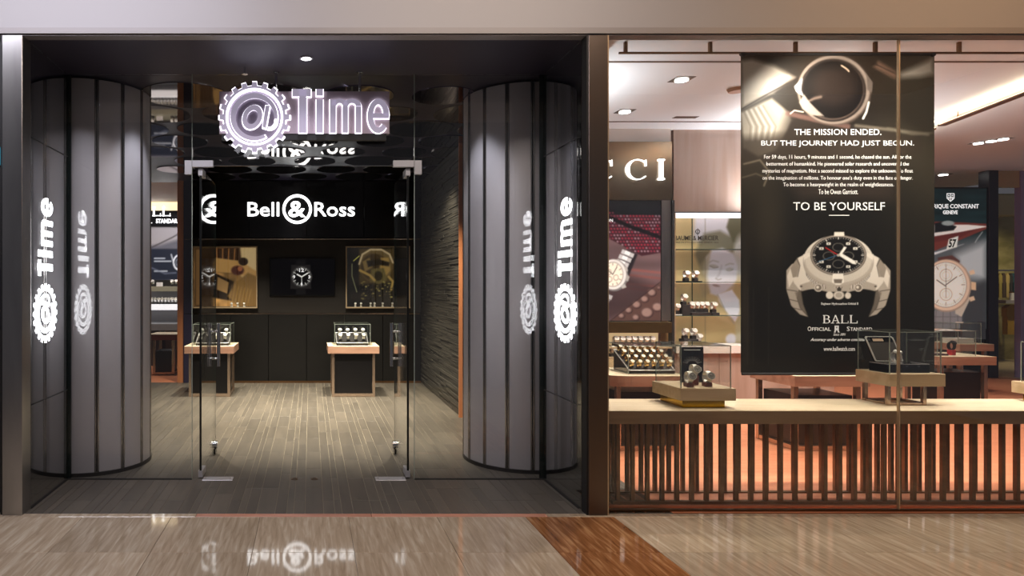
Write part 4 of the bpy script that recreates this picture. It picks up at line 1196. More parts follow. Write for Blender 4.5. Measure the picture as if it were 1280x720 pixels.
obj('foot_strip', MB().box(2.0, XB, ZC0-0.03, ZC0+0.0, 0.0005, 0.012), mat('copper_strip', rgb(206, 120, 80), 0.4, 0.3), ct)

# window glass
wg = thing('shop_window', 'tall clear shop window of two panes in front of the banner and counter', 'window glass', (3.9, 4.43, 0))
XJ = PX(1124, 4.43)
obj('glass_pane', MB().box(1.962, XJ-0.004, 4.43, 4.442, 0.012, 3.146), M_glass, wg)
obj('glass_pane', MB().box(XJ+0.004, 6.5, 4.43, 4.442, 0.012, 3.146), M_glass, wg)
obj('joint_strip', MB().box(XJ-0.004, XJ+0.004, 4.427, 4.445, 0.012, 3.146), M_brass, wg)
obj('floor_channel', MB().box(1.962, 6.5, 4.42, 4.452, 0.0005, 0.012), M_bronze, wg)

# displays on the counter
def plinth_slab(name, label, x0, x1, y0, y1, gold):
    t = thing(name, label, 'plinth', ((x0+x1)/2, (y0+y1)/2, HT))
    if gold:
        obj('wood_slab', MB().cbox(x0, x1, y0, y1, HT+0.055, HT+0.139, 0.002), M_oak, t)
        obj('gold_base', MB().box(x0+0.035, x1-0.055, y0+0.04, y1-0.05, HT+0.0006, HT+0.055), M_gold, t)
    else:
        z = HT+0.226
        obj('wood_slab', MB().cbox(x0, x1, y0, y1, z-0.088, z, 0.002), M_oak, t)
        for a in (x0+0.012, x1-0.13):
            for b in (y0+0.03, y1-0.07):
                obj('leg', MB().box(a, a+0.024, b, b+0.024, HT+0.0006, z-0.088), M_leg, t)
        a, b = x0+0.012, x1-0.097
        obj('base_frame', join(MB().box(a+0.025, b-0.034, y0+0.034, y0+0.056, HT+0.0006, HT+0.016), MB().box(a+0.025, b-0.034, y1-0.066, y1-0.044, HT+0.0006, HT+0.016),
            MB().box(a+0.004, a+0.026, y0+0.063, y1-0.07, HT+0.0006, HT+0.016), MB().box(b-0.026, b-0.004, y0+0.063, y1-0.07, HT+0.0006, HT+0.016)), M_leg, t)
    return t
plinth_slab('display_plinth', 'square wooden slab on a gold base on the counter, nearest the bronze post', 2.565, 2.950, 4.60, 4.985, True)
zt = HT+0.139
case('glass case with three watches on the gold-based slab nearest the bronze post', 2.575, 2.925, 4.615, 4.955, zt, zt+0.298)
bc = thing('backdrop_card', 'black backdrop card with a dotted arc behind the three watches', 'card', (2.82, 4.90, zt))
obj('card', MB().cbox(2.735, 2.905, 4.905, 4.915, zt+0.0006, zt+0.26, 0.002), M_black, bc)
dots = MB(); fd = facing(4.9045)
rr_ = random.Random(1)
for k in range(9):
    a = math.radians(20+k*17.5)
    for j in range(3):
        r = 0.035+0.011*j; dots.arc(2.82+r*math.cos(a)*1.2, zt+0.13+r*math.sin(a), 0.0003, 0.0026-0.0005*j, 0, 360, fd, 0, 0.0008, 8)
obj('dotted_arc', dots, M_print, bc)
obj('pale_line', MB().box(2.76, 2.88, 4.904, 4.9045, zt+0.237, zt+0.241), M_print, bc)
make_watch('wristwatch', 'steel chronograph on low brown stand, front left in the gold-based case', (PX(861.5, 4.685), 4.685, zt+0.0006), 1.55, M_wsteel, M_dialw, M_cushb, None, 15, 0.018, True)
make_watch('wristwatch', 'steel chronograph on taller brown stand behind the front left watch', (PX(867.5, 4.79), 4.79, zt+0.0006), 1.55, M_wsteel, M_dialw, M_cushb, None, 15, 0.042, True)
make_watch('wristwatch', 'steel chronograph on low brown stand, alone at the right of the gold-based case', (PX(884.5, 4.70), 4.70, zt+0.0006), 1.55, M_wsteel, M_dialw, M_cushb, None, 15, 0.018, True)

plinth_slab('display_plinth', 'square wooden slab on metal legs on the counter before the banner', 4.10, 4.497, 4.70, 5.085-0.09, False)
zt = HT+0.226
case('glass case around an open black watch box before the banner', 4.108, 4.476, 4.71, 4.985, zt, zt+0.298)
bx = thing('watch_box', 'open black watch box with silver-edged lid inside the case before the banner', 'box', (4.25, 4.85, zt))
bx0, bx1, by0, by1 = 4.135, 4.445, 4.76, 4.92
z0 = zt+0.0006
obj('tray', MB().cbox(bx0, bx1, by0, by1, z0, z0+0.060, 0.006), M_black, bx)
obj('silver_edge', join(MB().box(bx0+0.004, bx1-0.004, by0+0.002, by0+0.006, z0+0.060, z0+0.064), MB().box(bx0+0.002, bx0+0.006, by0+0.006, by1-0.006, z0+0.060, z0+0.064),
    MB().box(bx1-0.006, bx1-0.002, by0+0.006, by1-0.006, z0+0.060, z0+0.064)), M_satin, bx)
for x in (PX(1133, 4.76), PX(1148, 4.76)): obj('clasp', MB().box(x-0.008, x+0.008, by0-0.004, by0, z0+0.042, z0+0.053), M_chrome, bx)
obj('handle', MB().box(PX(1135, 4.76), PX(1146, 4.76), by0-0.008, by0, z0+0.024, z0+0.031), M_black, bx)
# lid leaning open at the left rear
lx0, lx1 = 4.195, 4.405
def lid(u, v, w): return (lx0-0.065*v+u*(lx1-lx0), 4.935+0.02*v-w, z0+0.064+v*0.185)
obj('lid', MB().prism([(0, 0), (1, 0), (1, 1), (0, 1)], lid, -0.010, 0.0), M_black, bx)
ol = [(0.03, 0.0), (0.97, 0.0), (1.0, 0.04), (1.0, 0.94), (0.95, 1.0), (0.05, 1.0), (0.0, 0.94), (0.0, 0.04)]
il = [(0.5+(u-0.5)*0.91, 0.5+(v-0.5)*0.94) for u, v in ol]
obj('silver_edge', MB().strip(il, ol, lid, 0.0005, 0.006, True), mat('silver_edge', rgb(226, 224, 220), 0.35, 0.4), bx)
obj('label_plate', MB().prism([(0.25, 0.80), (0.62, 0.80), (0.62, 0.91), (0.25, 0.91)], lid, 0.0005, 0.002), mat('cream_label', rgb(225, 196, 170), 0.5), bx)
obj('inner_pad', MB().prism([(0.06, 0.05), (0.94, 0.05), (0.94, 0.76), (0.06, 0.76)], lid, 0.0003, 0.003), mat('grey_pad', rgb(66, 60, 56), 0.8), bx)
wt = make_watch('wristwatch', 'white-dialled steel watch lying in the open black watch box', (PX(1121, 4.83), 4.83, z0+0.0605), 1.5, M_wsteel, M_dialw, M_cushw, None, 70, 0.006)

plinth_slab('display_plinth', 'square wooden slab on a gold base cut off by the right picture edge', 5.262, 5.647, 4.61, 4.985, True)
zt = HT+0.139
case('glass case on the gold-based slab cut off by the right picture edge', 5.30, 5.63, 4.63, 4.955, zt, zt+0.298)
sr = thing('step_display', 'black two-step display riser in the case at the right picture edge', 'display riser', (5.42, 4.85, zt))
obj('riser', MB().cbox(5.32, 5.60, 4.86, 4.94, zt+0.0006, zt+0.22, 0.003), M_black, sr)
obj('step', MB().cbox(5.32, 5.60, 4.76, 4.858, zt+0.0006, zt+0.11, 0.003), M_black, sr)
obj('step_edge', join(MB().box(5.32, 5.60, 4.755, 4.7595, zt+0.10, zt+0.11), MB().box(5.32, 5.60, 4.855, 4.8595, zt+0.215, zt+0.22)), M_satin, sr)

# ---- banner rail and banner
ZR = 5.15
rl = thing('banner_rail', 'bronze ceiling rail with short brackets carrying the banner', 'rail', (4.2, ZR, PH(66, ZR)))
rz = PH(65.5, ZR)
obj('rail', MB().box(2.40, 6.6, ZR+0.006, ZR+0.022, rz-0.007, rz+0.007), M_bronze, rl)
for x in (677, 783, 889, 996, 1096, 1201, 1306):
    X = PX(x, ZR)
    if X < 2.4: continue
    obj('bracket', MB().box(X-0.012, X+0.012, ZR+0.004, ZR+0.024, rz+0.007, HB-0.001), M_bronze, rl)
bn = thing('hanging_banner', 'tall dark hanging banner with astronaut, steel watch and white text in the shop window', 'banner', (PX(1047, ZR), ZR, PH(468, ZR)))
def B_(x): return PX(x, ZR)
def Bz(y): return PH(y, ZR)
obj('top_pole', MB().tube((B_(925), ZR, Bz(68)), (B_(1168.5), ZR, Bz(68)), 0.011, 12), M_blackm, bn, True)
obj('bottom_pole', MB().tube((B_(927.5), ZR, Bz(467.5)), (B_(1169.5), ZR, Bz(467.5)), 0.010, 12), M_blackm, bn, True)
for x in (928, 1165.5): obj('pole_knob', MB().tube((B_(x), ZR-0.014, Bz(68.5)), (B_(x), ZR+0.005, Bz(68.5)), 0.016, 14), M_blackm, bn, True)

cv_ = Canvas(926, 69, 1168, 466, 1.5, (34, 30, 24))
# overall ground: warm brown above, green black below
g = np.clip((cv_.Y-69)/200, 0, 1)[..., None]
cv_.C = np.array((44, 35, 27))*(1-g)+np.array((15, 14, 10))*g
rgt = np.clip((cv_.X-1090)/78, 0, 1)*np.clip(1-(cv_.Y-80)/330, 0, 1)
cv_.put(rgt*0.85, (80, 72, 56))
lft = np.clip((985-cv_.X)/60, 0, 1)*np.clip(1-(cv_.Y-180)/160, 0, 1)
cv_.put(lft*0.6, (78, 68, 52))
cv_.put(np.exp(-((cv_.X-960)/26)**2-((cv_.Y-285)/60)**2)*0.5, (70, 62, 48))
cv_.poly([(926, 76), (940, 74), (968, 82), (988, 94), (993, 97), (960, 118), (928, 135)], (206, 192, 176), 7, 0.9)
cv_.poly([(960, 100), (985, 96), (965, 116), (950, 118)], (232, 224, 212), 8, 0.7)
cv_.line([(926, 137), (962, 116), (998, 97)], 1.6, (48, 36, 30), 1.5)
cv_.poly([(926, 141), (955, 127), (965, 123), (985, 140), (990, 150), (983, 165), (970, 188), (948, 196), (930, 185)], (178, 168, 154), 4, 0.95)
for k in range(9):
    cv_.line([(930+k*3, 140-k), (938+k*4.0, 158), (937+k*3.6, 176)], 1.4, (236, 232, 224) if k % 2 else (124, 112, 100), 1.8, 0.75)
cv_.poly([(985, 140), (1040, 152), (1060, 160), (1120, 170), (1118, 250), (1000, 250), (968, 200)], (44, 36, 30), 16, 0.8)
cv_.line([(985, 142), (1030, 152), (1060, 158)], 6, (112, 82, 74), 3, 0.8)
cv_.line([(1070, 157), (1120, 163), (1160, 168)], 4, (120, 110, 96), 3, 0.7)
cv_.poly([(1160, 76), (1166, 72), (1167, 92), (1150, 96), (1128, 97), (1123, 93)], (214, 202, 186), 9, 0.8)
cv_.poly([(1098, 76), (1124, 92), (1118, 98), (1092, 84)], (150, 112, 92), 6, 0.75)
cv_.line([(1125, 95), (1090, 78)], 1.5, (30, 24, 20), 2, 0.7)
cv_.poly([(926, 172), (1000, 166), (1150, 170), (1150, 192), (990, 210), (926, 200)], (46, 38, 30), 12, 0.80)
# helmet
cv_.ell(1043, 113, 46, 44, (84, 70, 62), 3)
cv_.ring(1042, 112, 43, 41, 4, (150, 134, 122), 2, 0, 0.8)
cv_.ring(1041, 113, 40, 38, 2.5, (44, 36, 32), 1.5)
cv_.ell(1041, 112, 38, 36, (20, 16, 14), 1.5)
cv_.ell(1043, 108, 28, 24, (34, 26, 22), 12)
cv_.line([(1052, 82), (1058, 86), (1061, 89)], 1.6, (222, 190, 160), 1.5); cv_.line([(1010, 127), (1018, 123), (1026, 121)], 3, (124, 104, 92), 3, 0.8)
cv_.poly([(997, 104), (1003, 98), (1001, 112), (1004, 120), (995, 114), (993, 108)], (236, 232, 228), 1.2)
cv_.poly([(1005, 118), (1012, 128), (1022, 138), (1030, 145), (1015, 144), (1003, 136), (999, 128)], (168, 154, 142), 2, 0.9)
cv_.line([(1086, 128), (1083, 140), (1079, 148)], 2.5, (238, 232, 222), 1.3); cv_.line([(1004, 140), (993, 138), (988, 142)], 1.5, (206, 190, 176), 1)
cv_.poly([(1083, 92), (1091, 103), (1090, 116), (1084, 112)], (96, 84, 76), 1)
cv_.line([(930, 205), (950, 200), (962, 215), (955, 232)], 2.0, (150, 138, 120), 2, 0.6); cv_.line([(928, 222), (945, 217), (957, 222)], 1.6, (120, 108, 92), 2, 0.6)
cv_.line([(1110, 160), (1140, 168), (1165, 166)], 2.5, (112, 104, 88), 3, 0.6)
for x in (935, 942, 961): cv_.line([(x, 360), (x-0.5, 455)], 1.0, (62, 58, 50), 1.5, 0.6)
cv_.put(np.exp(-((cv_.X-931)/6)**2-((cv_.Y-380)/80)**2)*0.5, (74, 66, 54))
# the steel watch
S1, S2, S3, S4 = (226, 218, 206), (178, 168, 156), (120, 110, 100), (62, 56, 50)
def mirror(pts): return [(2*1048-x, y) for x, y in pts]
for m_ in (lambda p: p, mirror):
    cv_.poly(m_([(983, 338), (990, 330), (1000, 328), (1003, 345), (1000, 358), (996, 372), (1000, 385), (1010, 396), (1000, 393), (989, 382), (983, 362)]), S2, 1)
    cv_.poly(m_([(984, 345), (989, 333), (994, 331), (992, 350), (986, 360)]), S1, 1.2)
    for (a, b) in (((983.5, 362), (996, 364)), ((986, 374), (998, 377)), ((992, 385), (1004, 388))): cv_.line(m_([a, b]), 0.8, S4, 0.8)
    cv_.poly(m_([(994, 366), (1000, 385), (1010, 396), (1004, 380), (1001, 362)]), S3, 2, 0.9)
    cv_.poly(m_([(991, 340), (998, 322), (1010, 316), (1020, 350), (1040, 362), (1034, 364), (1016, 361), (1000, 363), (992, 353)]), S1, 1)
    cv_.poly(m_([(1000, 356), (1018, 350), (1036, 356), (1038, 366), (1018, 360), (1002, 364)]), S2, 1.2)
    cv_.poly(m_([(988, 335), (997, 322), (1000, 330), (996, 346), (991, 347)]), (150, 140, 128), 1.0)
    cv_.line(m_([(996, 324), (1000, 332), (997, 346)]), 0.8, S4, 0.8); cv_.ell(*m_([(1001.5, 358)])[0], 1.5, 1.0, S4)
cv_.ell(1048, 327, 44, 32, S3, 1); cv_.ell(1048, 325.5, 43.5, 31.5, S1, 1.0)
cv_.ell(1048, 331, 43, 31, S2, 1, 0, 0.9); cv_.ell(1048, 324.5, 41.5, 29, (206, 198, 186), 1)
for k in range(60):
    a = math.radians(20+k*140/59)
    cv_.line([(1048+43*math.cos(a), 332+27*math.sin(a)), (1048+42*math.cos(a), 336+27*math.sin(a))], 0.7, S4 if k % 2 else (240, 234, 226), 0.6)
cv_.ell(1048, 319, 35, 25.5, S4, 0.8); cv_.ell(1048, 319, 34.2, 24.8, (150, 140, 130), 0.8); cv_.ell(1048, 319, 32.5, 23, (14, 13, 13), 0.8)
for k in range(60):
    a = k*PI/30; L_ = 1.5 if k % 5 else 2.6
    cv_.line([(1048+31.5*math.sin(a), 319-22.2*math.cos(a)), (1048+(31.5-L_)*math.sin(a), 319-(22.2-L_*0.7)*math.cos(a))], 0.5 if k % 5 else 1.1, (216, 212, 204), 0.6)
for (dx, dy) in ((-12, 1), (12, 1), (0, 11), (0, -10)): cv_.ring(1048+dx, 319+dy, 7, 5, 0.6, (120, 116, 108), 0.7)
for k in (1, 2, 4, 5, 7, 8, 10, 11):
    a = k*PI/6; x, y = 1048+24.5*math.sin(a), 319-16.6*math.cos(a)
    cv_.poly([(x-2.6, y-1.5), (x+2.6, y-1.5), (x+2.6, y+1.5), (x-2.6, y+1.5)], (226, 222, 212), 0.7); cv_.poly([(x-0.9, y-0.6), (x+0.9, y-0.6), (x+0.9, y+0.6), (x-0.9, y+0.6)], (60, 56, 52), 0.7)
cv_.poly([(1048, 319), (1055, 308.5), (1058.5, 309), (1051, 320)], (236, 232, 224), 0.7); cv_.poly([(1048, 319), (1051, 316), (1068, 326), (1070.5, 330.5), (1066, 330)], (240, 236, 228), 0.7)
cv_.line([(1032, 309.5), (1048, 319)], 0.9, (206, 44, 40), 0.6); cv_.line([(1048, 318.5), (1022, 327.5)], 0.7, (60, 110, 150), 0.6)
cv_.ell(1048, 319, 2, 1.6, S2)
cv_.poly([(1043, 290), (1055, 290), (1055.5, 295), (1042.5, 295)], S1, 0.8)
for m_ in (lambda p: p, mirror): cv_.poly(m_([(1004, 318), (1012, 316), (1013, 320), (1005, 325)]), S1, 0.7)
cv_.poly([(1041, 342), (1054, 342), (1055, 353), (1050, 356), (1045, 356), (1040, 353)], (240, 234, 224), 0.7); cv_.poly([(1042, 349), (1053, 349), (1052, 354), (1043, 354)], S3, 1)
cv_.poly([(1031, 356), (1041, 356), (1044, 360), (1053, 360), (1056, 356), (1064, 357), (1061, 364), (1034, 365)], S2, 0.8)
for x in (1023, 1073): cv_.ell(x, 359.5, 5.4, 5.2, S3); cv_.ring(x, 359.5, 4.6, 4.4, 1.0, S1); cv_.ell(x-1, 359, 1.8, 1.8, S1)
cv_.ell(1037, 369, 4.6, 4.6, S1); cv_.ell(1060, 369.5, 3.8, 4, S1); cv_.ell(1048.5, 369, 7, 5.6, S2); cv_.ring(1048.5, 369, 5, 4, 0.8, (240, 234, 224)); cv_.poly([(1046, 361), (1049, 358), (1052, 361), (1051, 364), (1047, 364)], S4, 0.8)
PM_ban = paint_mat('banner_print', 0.05, 0.38, 0.4)  # faint glow added to the cloth, which only reflects light
cv_.build('banner_cloth', PM_ban, ZR, bn)
obj('cloth_back', MB().box(B_(926.3), B_(1167.7), ZR+0.002, ZR+0.004, Bz(465.7), Bz(69.3)), M_blackm, bn)
ZT = ZR-0.0015
def bt(s, x0, y0, x1, y1, off=0.0, sh=0.0, d=0.0012): return ptext(s, x0, y0, x1, y1, ZT, d, off, 3 if y1-y0 > 6.5 else 2, sh)
lines = [bt('THE MISSION ENDED.', 993, 161.3, 1101.5, 168.7), bt('BUT THE JOURNEY HAD JUST BEGUN.', 951.5, 175.7, 1142.5, 183.9)]
body = [('For 59 days, 11 hours, 9 minutes and 1 second, he chased the sun. All for the', 955, 1139, 197.0), ('betterment of humankind. He pioneered solar research and uncovered the', 958, 1136, 205.6),
    ('mysteries of magnetism. Not a second missed to explore the unknown. To float', 953, 1141, 214.4), ('on the imagination of millions. To honour one\'s duty even in the face of danger.', 953, 1141, 223.1),
    ('To become a heavyweight in the realm of weightlessness.', 979, 1117, 231.5), ('To be Owen Garriott.', 1023, 1072.5, 239.8)]
for s, a, b, y in body: lines.append(bt(s, a, y-3.3, b, y+2.9, -0.004))
lines.append(bt('TO BE YOURSELF', 991.5, 252.8, 1106, 262.8))
ul = MB().box(PX(1036, ZT), PX(1061.5, ZT), ZT-0.001, ZT, PH(269.6, ZT), PH(268.7, ZT)); lines.append(ul)
lines.append(bt('Engineer Hydrocarbon Orbital II', 1026.5, 378, 1072.5, 382))
for ch, a, b in (('B', 1028.5, 1038), ('A', 1038.5, 1050), ('L', 1051, 1060.5), ('L', 1062, 1071.8)): lines.append(serif(ch, a, b, 393.8, 404.2, ZT, facing(ZT), 0.001))
lines += [bt('O', 1009.5, 408.2, 1014, 413.8), bt('FFICIAL', 1014.8, 409.2, 1038.5, 413.6, 0.012), bt('S', 1058.5, 408.2, 1062, 413.8), bt('TANDARD', 1062.8, 409.2, 1090, 413.6, 0.012),
    bt('R', 1043.2, 407, 1049.5, 415.5, 0.01), bt('Since 1891', 1041.5, 416.5, 1057, 419.6, 0, 0.4), bt('Accuracy under adverse conditions', 1013, 422.6, 1085, 427.4, 0.015, 0.4), bt('www.ballwatch.com', 1029.5, 433.4, 1068.5, 438.6, 0.01)]
rr2 = bt('R', 1042, 407, 1048.3, 415.5, 0.01)
rr2.v = [(PX(1042+1048.3, ZT)-0*1 - v[0]*1.0 + (PX(0, ZT)*-0) if False else (PX(1045.2, ZT)*2-v[0]), v[1], v[2]) for v in rr2.v]
lines.append(rr2)
obj('lettering', join(*lines), M_print, bn)

# ================================================================== REAR WALL DISPLAYS
ZP = ZW-0.022
def Wx(x): return PX(x, ZP)
def Wz(y): return PH(y, ZP)
M_nframe = mat('niche_frame_metal', rgb(196, 172, 140), 0.35, 0.35)
def niche(label, x0, x1, y0, y1, cvs, sub):
    t = thing('wall_showcase', label, 'showcase', ((Wx(x0)+Wx(x1))/2, ZP, Wz(y1)))
    a, b, c, d = Wx(x0), Wx(x1), Wz(y1), Wz(y0)
    w = 0.018; dp = 0.055
    obj('frame_side', MB().box(a, a+w, ZP-dp, ZP, c+w, d-w), M_nframe, t); obj('frame_side', MB().box(b-w, b, ZP-dp, ZP, c+w, d-w), M_nframe, t)
    obj('frame_top', MB().box(a, b, ZP-dp, ZP, d-w, d), M_nframe, t); obj('frame_bottom', MB().box(a, b, ZP-dp-0.03, ZP, c, c+w), M_nframe, t)
    cvs.build('picture', PM_niche, ZP-0.002, t)
    obj('glass_pane', MB().box(a+w, b-w, ZP-dp+0.002, ZP-dp+0.006, c+w, d-w), M_caseglass, t)
    return t
PM_niche = paint_mat('showcase_print', 0.55, 0.4)
# left: golden brown print with an engine and a figure
cv_ = Canvas(242.5, 309.5, 320.5, 383, 2.0, (150, 112, 66))
cv_.noise(14, 14, 0.35, 21); cv_.noise(5, 6, 0.22, 22)
cv_.poly([(295, 309), (321, 309), (321, 345), (306, 352), (292, 330)], (196, 168, 120), 3)
cv_.poly([(265, 310), (300, 309), (302, 330), (290, 342), (270, 340)], (54, 34, 22), 3)
for k in range(9): cv_.line([(267+k*3.8, 311), (268+k*3.4, 338)], 1.1, (190, 132, 74) if k % 2 else (26, 16, 12), 0.9, 0.8)
cv_.poly([(268, 322), (300, 326), (322, 340), (320, 350), (296, 342), (266, 340)], (176, 134, 78), 2)
cv_.poly([(268, 341), (292, 352), (290, 376), (266, 372)], (34, 24, 18), 2); cv_.poly([(272, 346), (286, 353), (284, 367), (271, 362)], (146, 112, 70), 1.5)
cv_.poly([(296, 352), (310, 341), (322, 346), (322, 384), (298, 384), (284, 370)], (118, 88, 48), 2.5)
cv_.ell(304, 327, 6, 5, (40, 26, 18), 1.5); cv_.ell(297, 338, 8, 6, (74, 40, 34), 2); cv_.ell(300, 336, 3, 3, (150, 90, 60), 1)
for k in range(7): cv_.line([(290+k*4, 356+k), (286+k*4, 378)], 1.0, (170, 134, 80), 1.2, 0.5)
cv_.poly([(243, 310), (266, 310), (266, 383), (243, 383)], (64, 44, 28), 1.5, 0.9); cv_.poly([(245, 312), (250, 312), (250, 381), (245, 381)], (110, 80, 48), 1.2)
n1 = niche('lit showcase in the black wall with golden mechanical picture, left of the screen', 241, 322, 308, 385, cv_, 0)
# right: dark print, pilot in a helmet
cv_ = Canvas(433.5, 309.5, 510.5, 383, 2.0, (26, 22, 18))
cv_.noise(10, 10, 0.4, 31)
cv_.poly([(449, 311), (493, 311), (493, 352), (449, 356)], (78, 62, 34), 3, 0.8)
cv_.ell(470, 332, 21, 21, (96, 78, 48), 2); cv_.ell(468, 334, 17, 17, (60, 46, 28), 3)
cv_.line([(449, 330), (453, 318), (463, 312), (477, 312), (487, 318), (491, 328)], 2.2, (188, 166, 128), 1.5)
cv_.poly([(476, 322), (486, 322), (488, 338), (480, 348), (474, 340)], (150, 120, 66), 2.5)
cv_.poly([(453, 327), (462, 322), (466, 334), (456, 340)], (120, 98, 58), 2); cv_.poly([(458, 326), (474, 324), (487, 328), (486, 333), (472, 331), (460, 334)], (34, 28, 20), 2); cv_.poly([(464, 336), (480, 335), (484, 350), (474, 356), (462, 350)], (96, 84, 50), 2); cv_.ell(473, 345, 5, 6, (44, 38, 26), 2)
cv_.line([(450, 338), (462, 344), (468, 350)], 3.0, (160, 130, 70), 1.5); cv_.line([(486, 346), (491, 352), (489, 362)], 3.0, (156, 128, 70), 1.5)
cv_.line([(442, 326), (449, 320)], 1.0, (196, 190, 90), 0.8); cv_.line([(440, 330), (440, 345), (446, 365)], 0.8, (150, 150, 110), 0.8)
rr_ = random.Random(9)
for k in range(70): cv_.ell(rr_.uniform(452, 492), rr_.uniform(352, 374), rr_.uniform(.5, 1.6), rr_.uniform(.4, 1.1), rr_.choice(((150, 138, 80), (90, 80, 50), (60, 50, 34))), 0.8)
cv_.poly([(500, 310), (511, 310), (511, 383), (500, 383)], (50, 44, 40), 1.5, 0.7)
n2 = niche('lit showcase in the black wall with dark helmeted pilot picture, right of the screen', 432, 512, 308, 385, cv_, 0)
w1 = None
for (x0s, word) in (((444, 451, 463, 468, 478, 490), 'right'), ((290, 297.5, 305.5), 'left')):
    for i, x in enumerate(x0s):
        z = Wz(385)+0.0186
        loc = (Wx(x), ZP-0.030, z)
        lab = '%s tiny white watch from the left on the sill of the %s showcase' % (ORD[i], word)
        g = 'tiny watches on the sill of the %s showcase' % word
        if w1 is None: w1 = make_watch('wristwatch', lab, loc, 0.95, M_wsteel, M_dialw, M_cushw, g, 30, 0.02)
        else: dup(w1, loc, lab, g)

# screen in the middle
sc = thing('wall_screen', 'black wall screen showing a round black watch dial between the showcases', 'screen', (Wx(378), ZP, Wz(369)))
obj('frame', MB().cbox(Wx(337), Wx(419), ZP-0.03, ZP, Wz(369.5), Wz(323), 0.004), M_black, sc)
cv_ = Canvas(339, 324.5, 417, 368, 2.6, (9, 8, 10))
cv_.poly([(364, 331), (388, 331), (389, 361), (363, 361)], (34, 32, 32), 1.5); cv_.poly([(370, 325), (382, 325), (382, 332), (370, 332)], (22, 21, 22), 1); cv_.poly([(370, 361), (382, 361), (382, 368), (370, 368)], (22, 21, 22), 1)
cv_.ell(377, 346, 13.2, 13.2, (58, 56, 56), 0.8); cv_.ell(377, 346, 12.0, 12.0, (16, 15, 16), 0.8)
for k in range(60):
    a = k*PI/30; l = 1.2 if k % 5 else 2.8
    cv_.line([(377+11.6*math.sin(a), 346-11.6*math.cos(a)), (377+(11.6-l)*math.sin(a), 346-(11.6-l)*math.cos(a))], 0.35 if k % 5 else 0.9, (210, 210, 206), 0.5)
cv_.line([(377, 346), (384.5, 341.5)], 1.5, (250, 250, 246), 0.6); cv_.line([(377, 346), (371.5, 343)], 1.7, (250, 250, 246), 0.6); cv_.line([(377, 346), (377.2, 355)], 0.7, (240, 240, 236), 0.5)
cv_.build('screen_picture', paint_mat('screen_print', 0.6, 0.2), ZP-0.0315, sc)
obj('numerals', join(ptext('12', 374, 335.5, 380, 340, ZP-0.032, 0.001, 0.02), ptext('3', 385.3, 344, 387.8, 348.3, ZP-0.032, 0.001, 0.02), ptext('6', 375.8, 352.5, 378.3, 356.6, ZP-0.032, 0.001, 0.02), ptext('9', 366.4, 344, 369, 348.3, ZP-0.032, 0.001, 0.02)), M_printlit, sc)

# ================================================================== BOUTIQUE CEILING FITTINGS
def downlight(label, px, py, sq=0.085, group=None, Z=None):
    Z = (HB-EYE)*F/(CY-py); x = PX(px, Z)
    t = thing('ceiling_downlight', label, 'ceiling lamp', (x, Z, HB), group)
    obj('frame', MB().box(x-sq, x+sq, Z-sq, Z+sq, HB-0.004, HB-0.0005), mat('dark_recess', rgb(70, 58, 48), 0.5), t)
    obj('lens', MB().arc(x, Z, 0.0005, sq*0.66, 0, 360, idm, HB-0.016, HB-0.0045, 24), M_lamp, t)
    return t
downlight('square downlight with round lens, nearer one on the boutique ceiling left of the banner', 852, 99)
downlight('square downlight with round lens, farther one on the boutique ceiling left of the banner', 781, 139)
for q, (px, py) in enumerate(((1223, 178.5), (1239, 176), (1254, 173.5))):
    downlight(('left', 'middle', 'right')[q]+' one of three downlights in a row on the ceiling right of the banner', px, py, 0.075)
downlight('lone downlight farthest back on the ceiling right of the banner', 1179, 218, 0.09)
Z = (HB-EYE)*F/(CY-111); x = PX(921, Z)
t = thing('smoke_detector', 'round brown ceiling disc at the left edge of the banner', 'detector', (x, Z, HB))
obj('body', MB().tube((x, Z, HB-0.03), (x, Z, HB-0.0005), 0.07, 24, 0.085), mat('tan_plastic', rgb(170, 130, 100), 0.5), t, True)
Z = (HB-EYE)*F/(CY-146.5); x = PX(857, Z)
t = thing('air_slot', 'small dark slot in the boutique ceiling near the wood wall', 'air vent', (x, Z, HB))
obj('grille', MB().box(x-0.13, x+0.13, Z-0.04, Z+0.04, HB-0.004, HB-0.0005), M_gapdark, t)

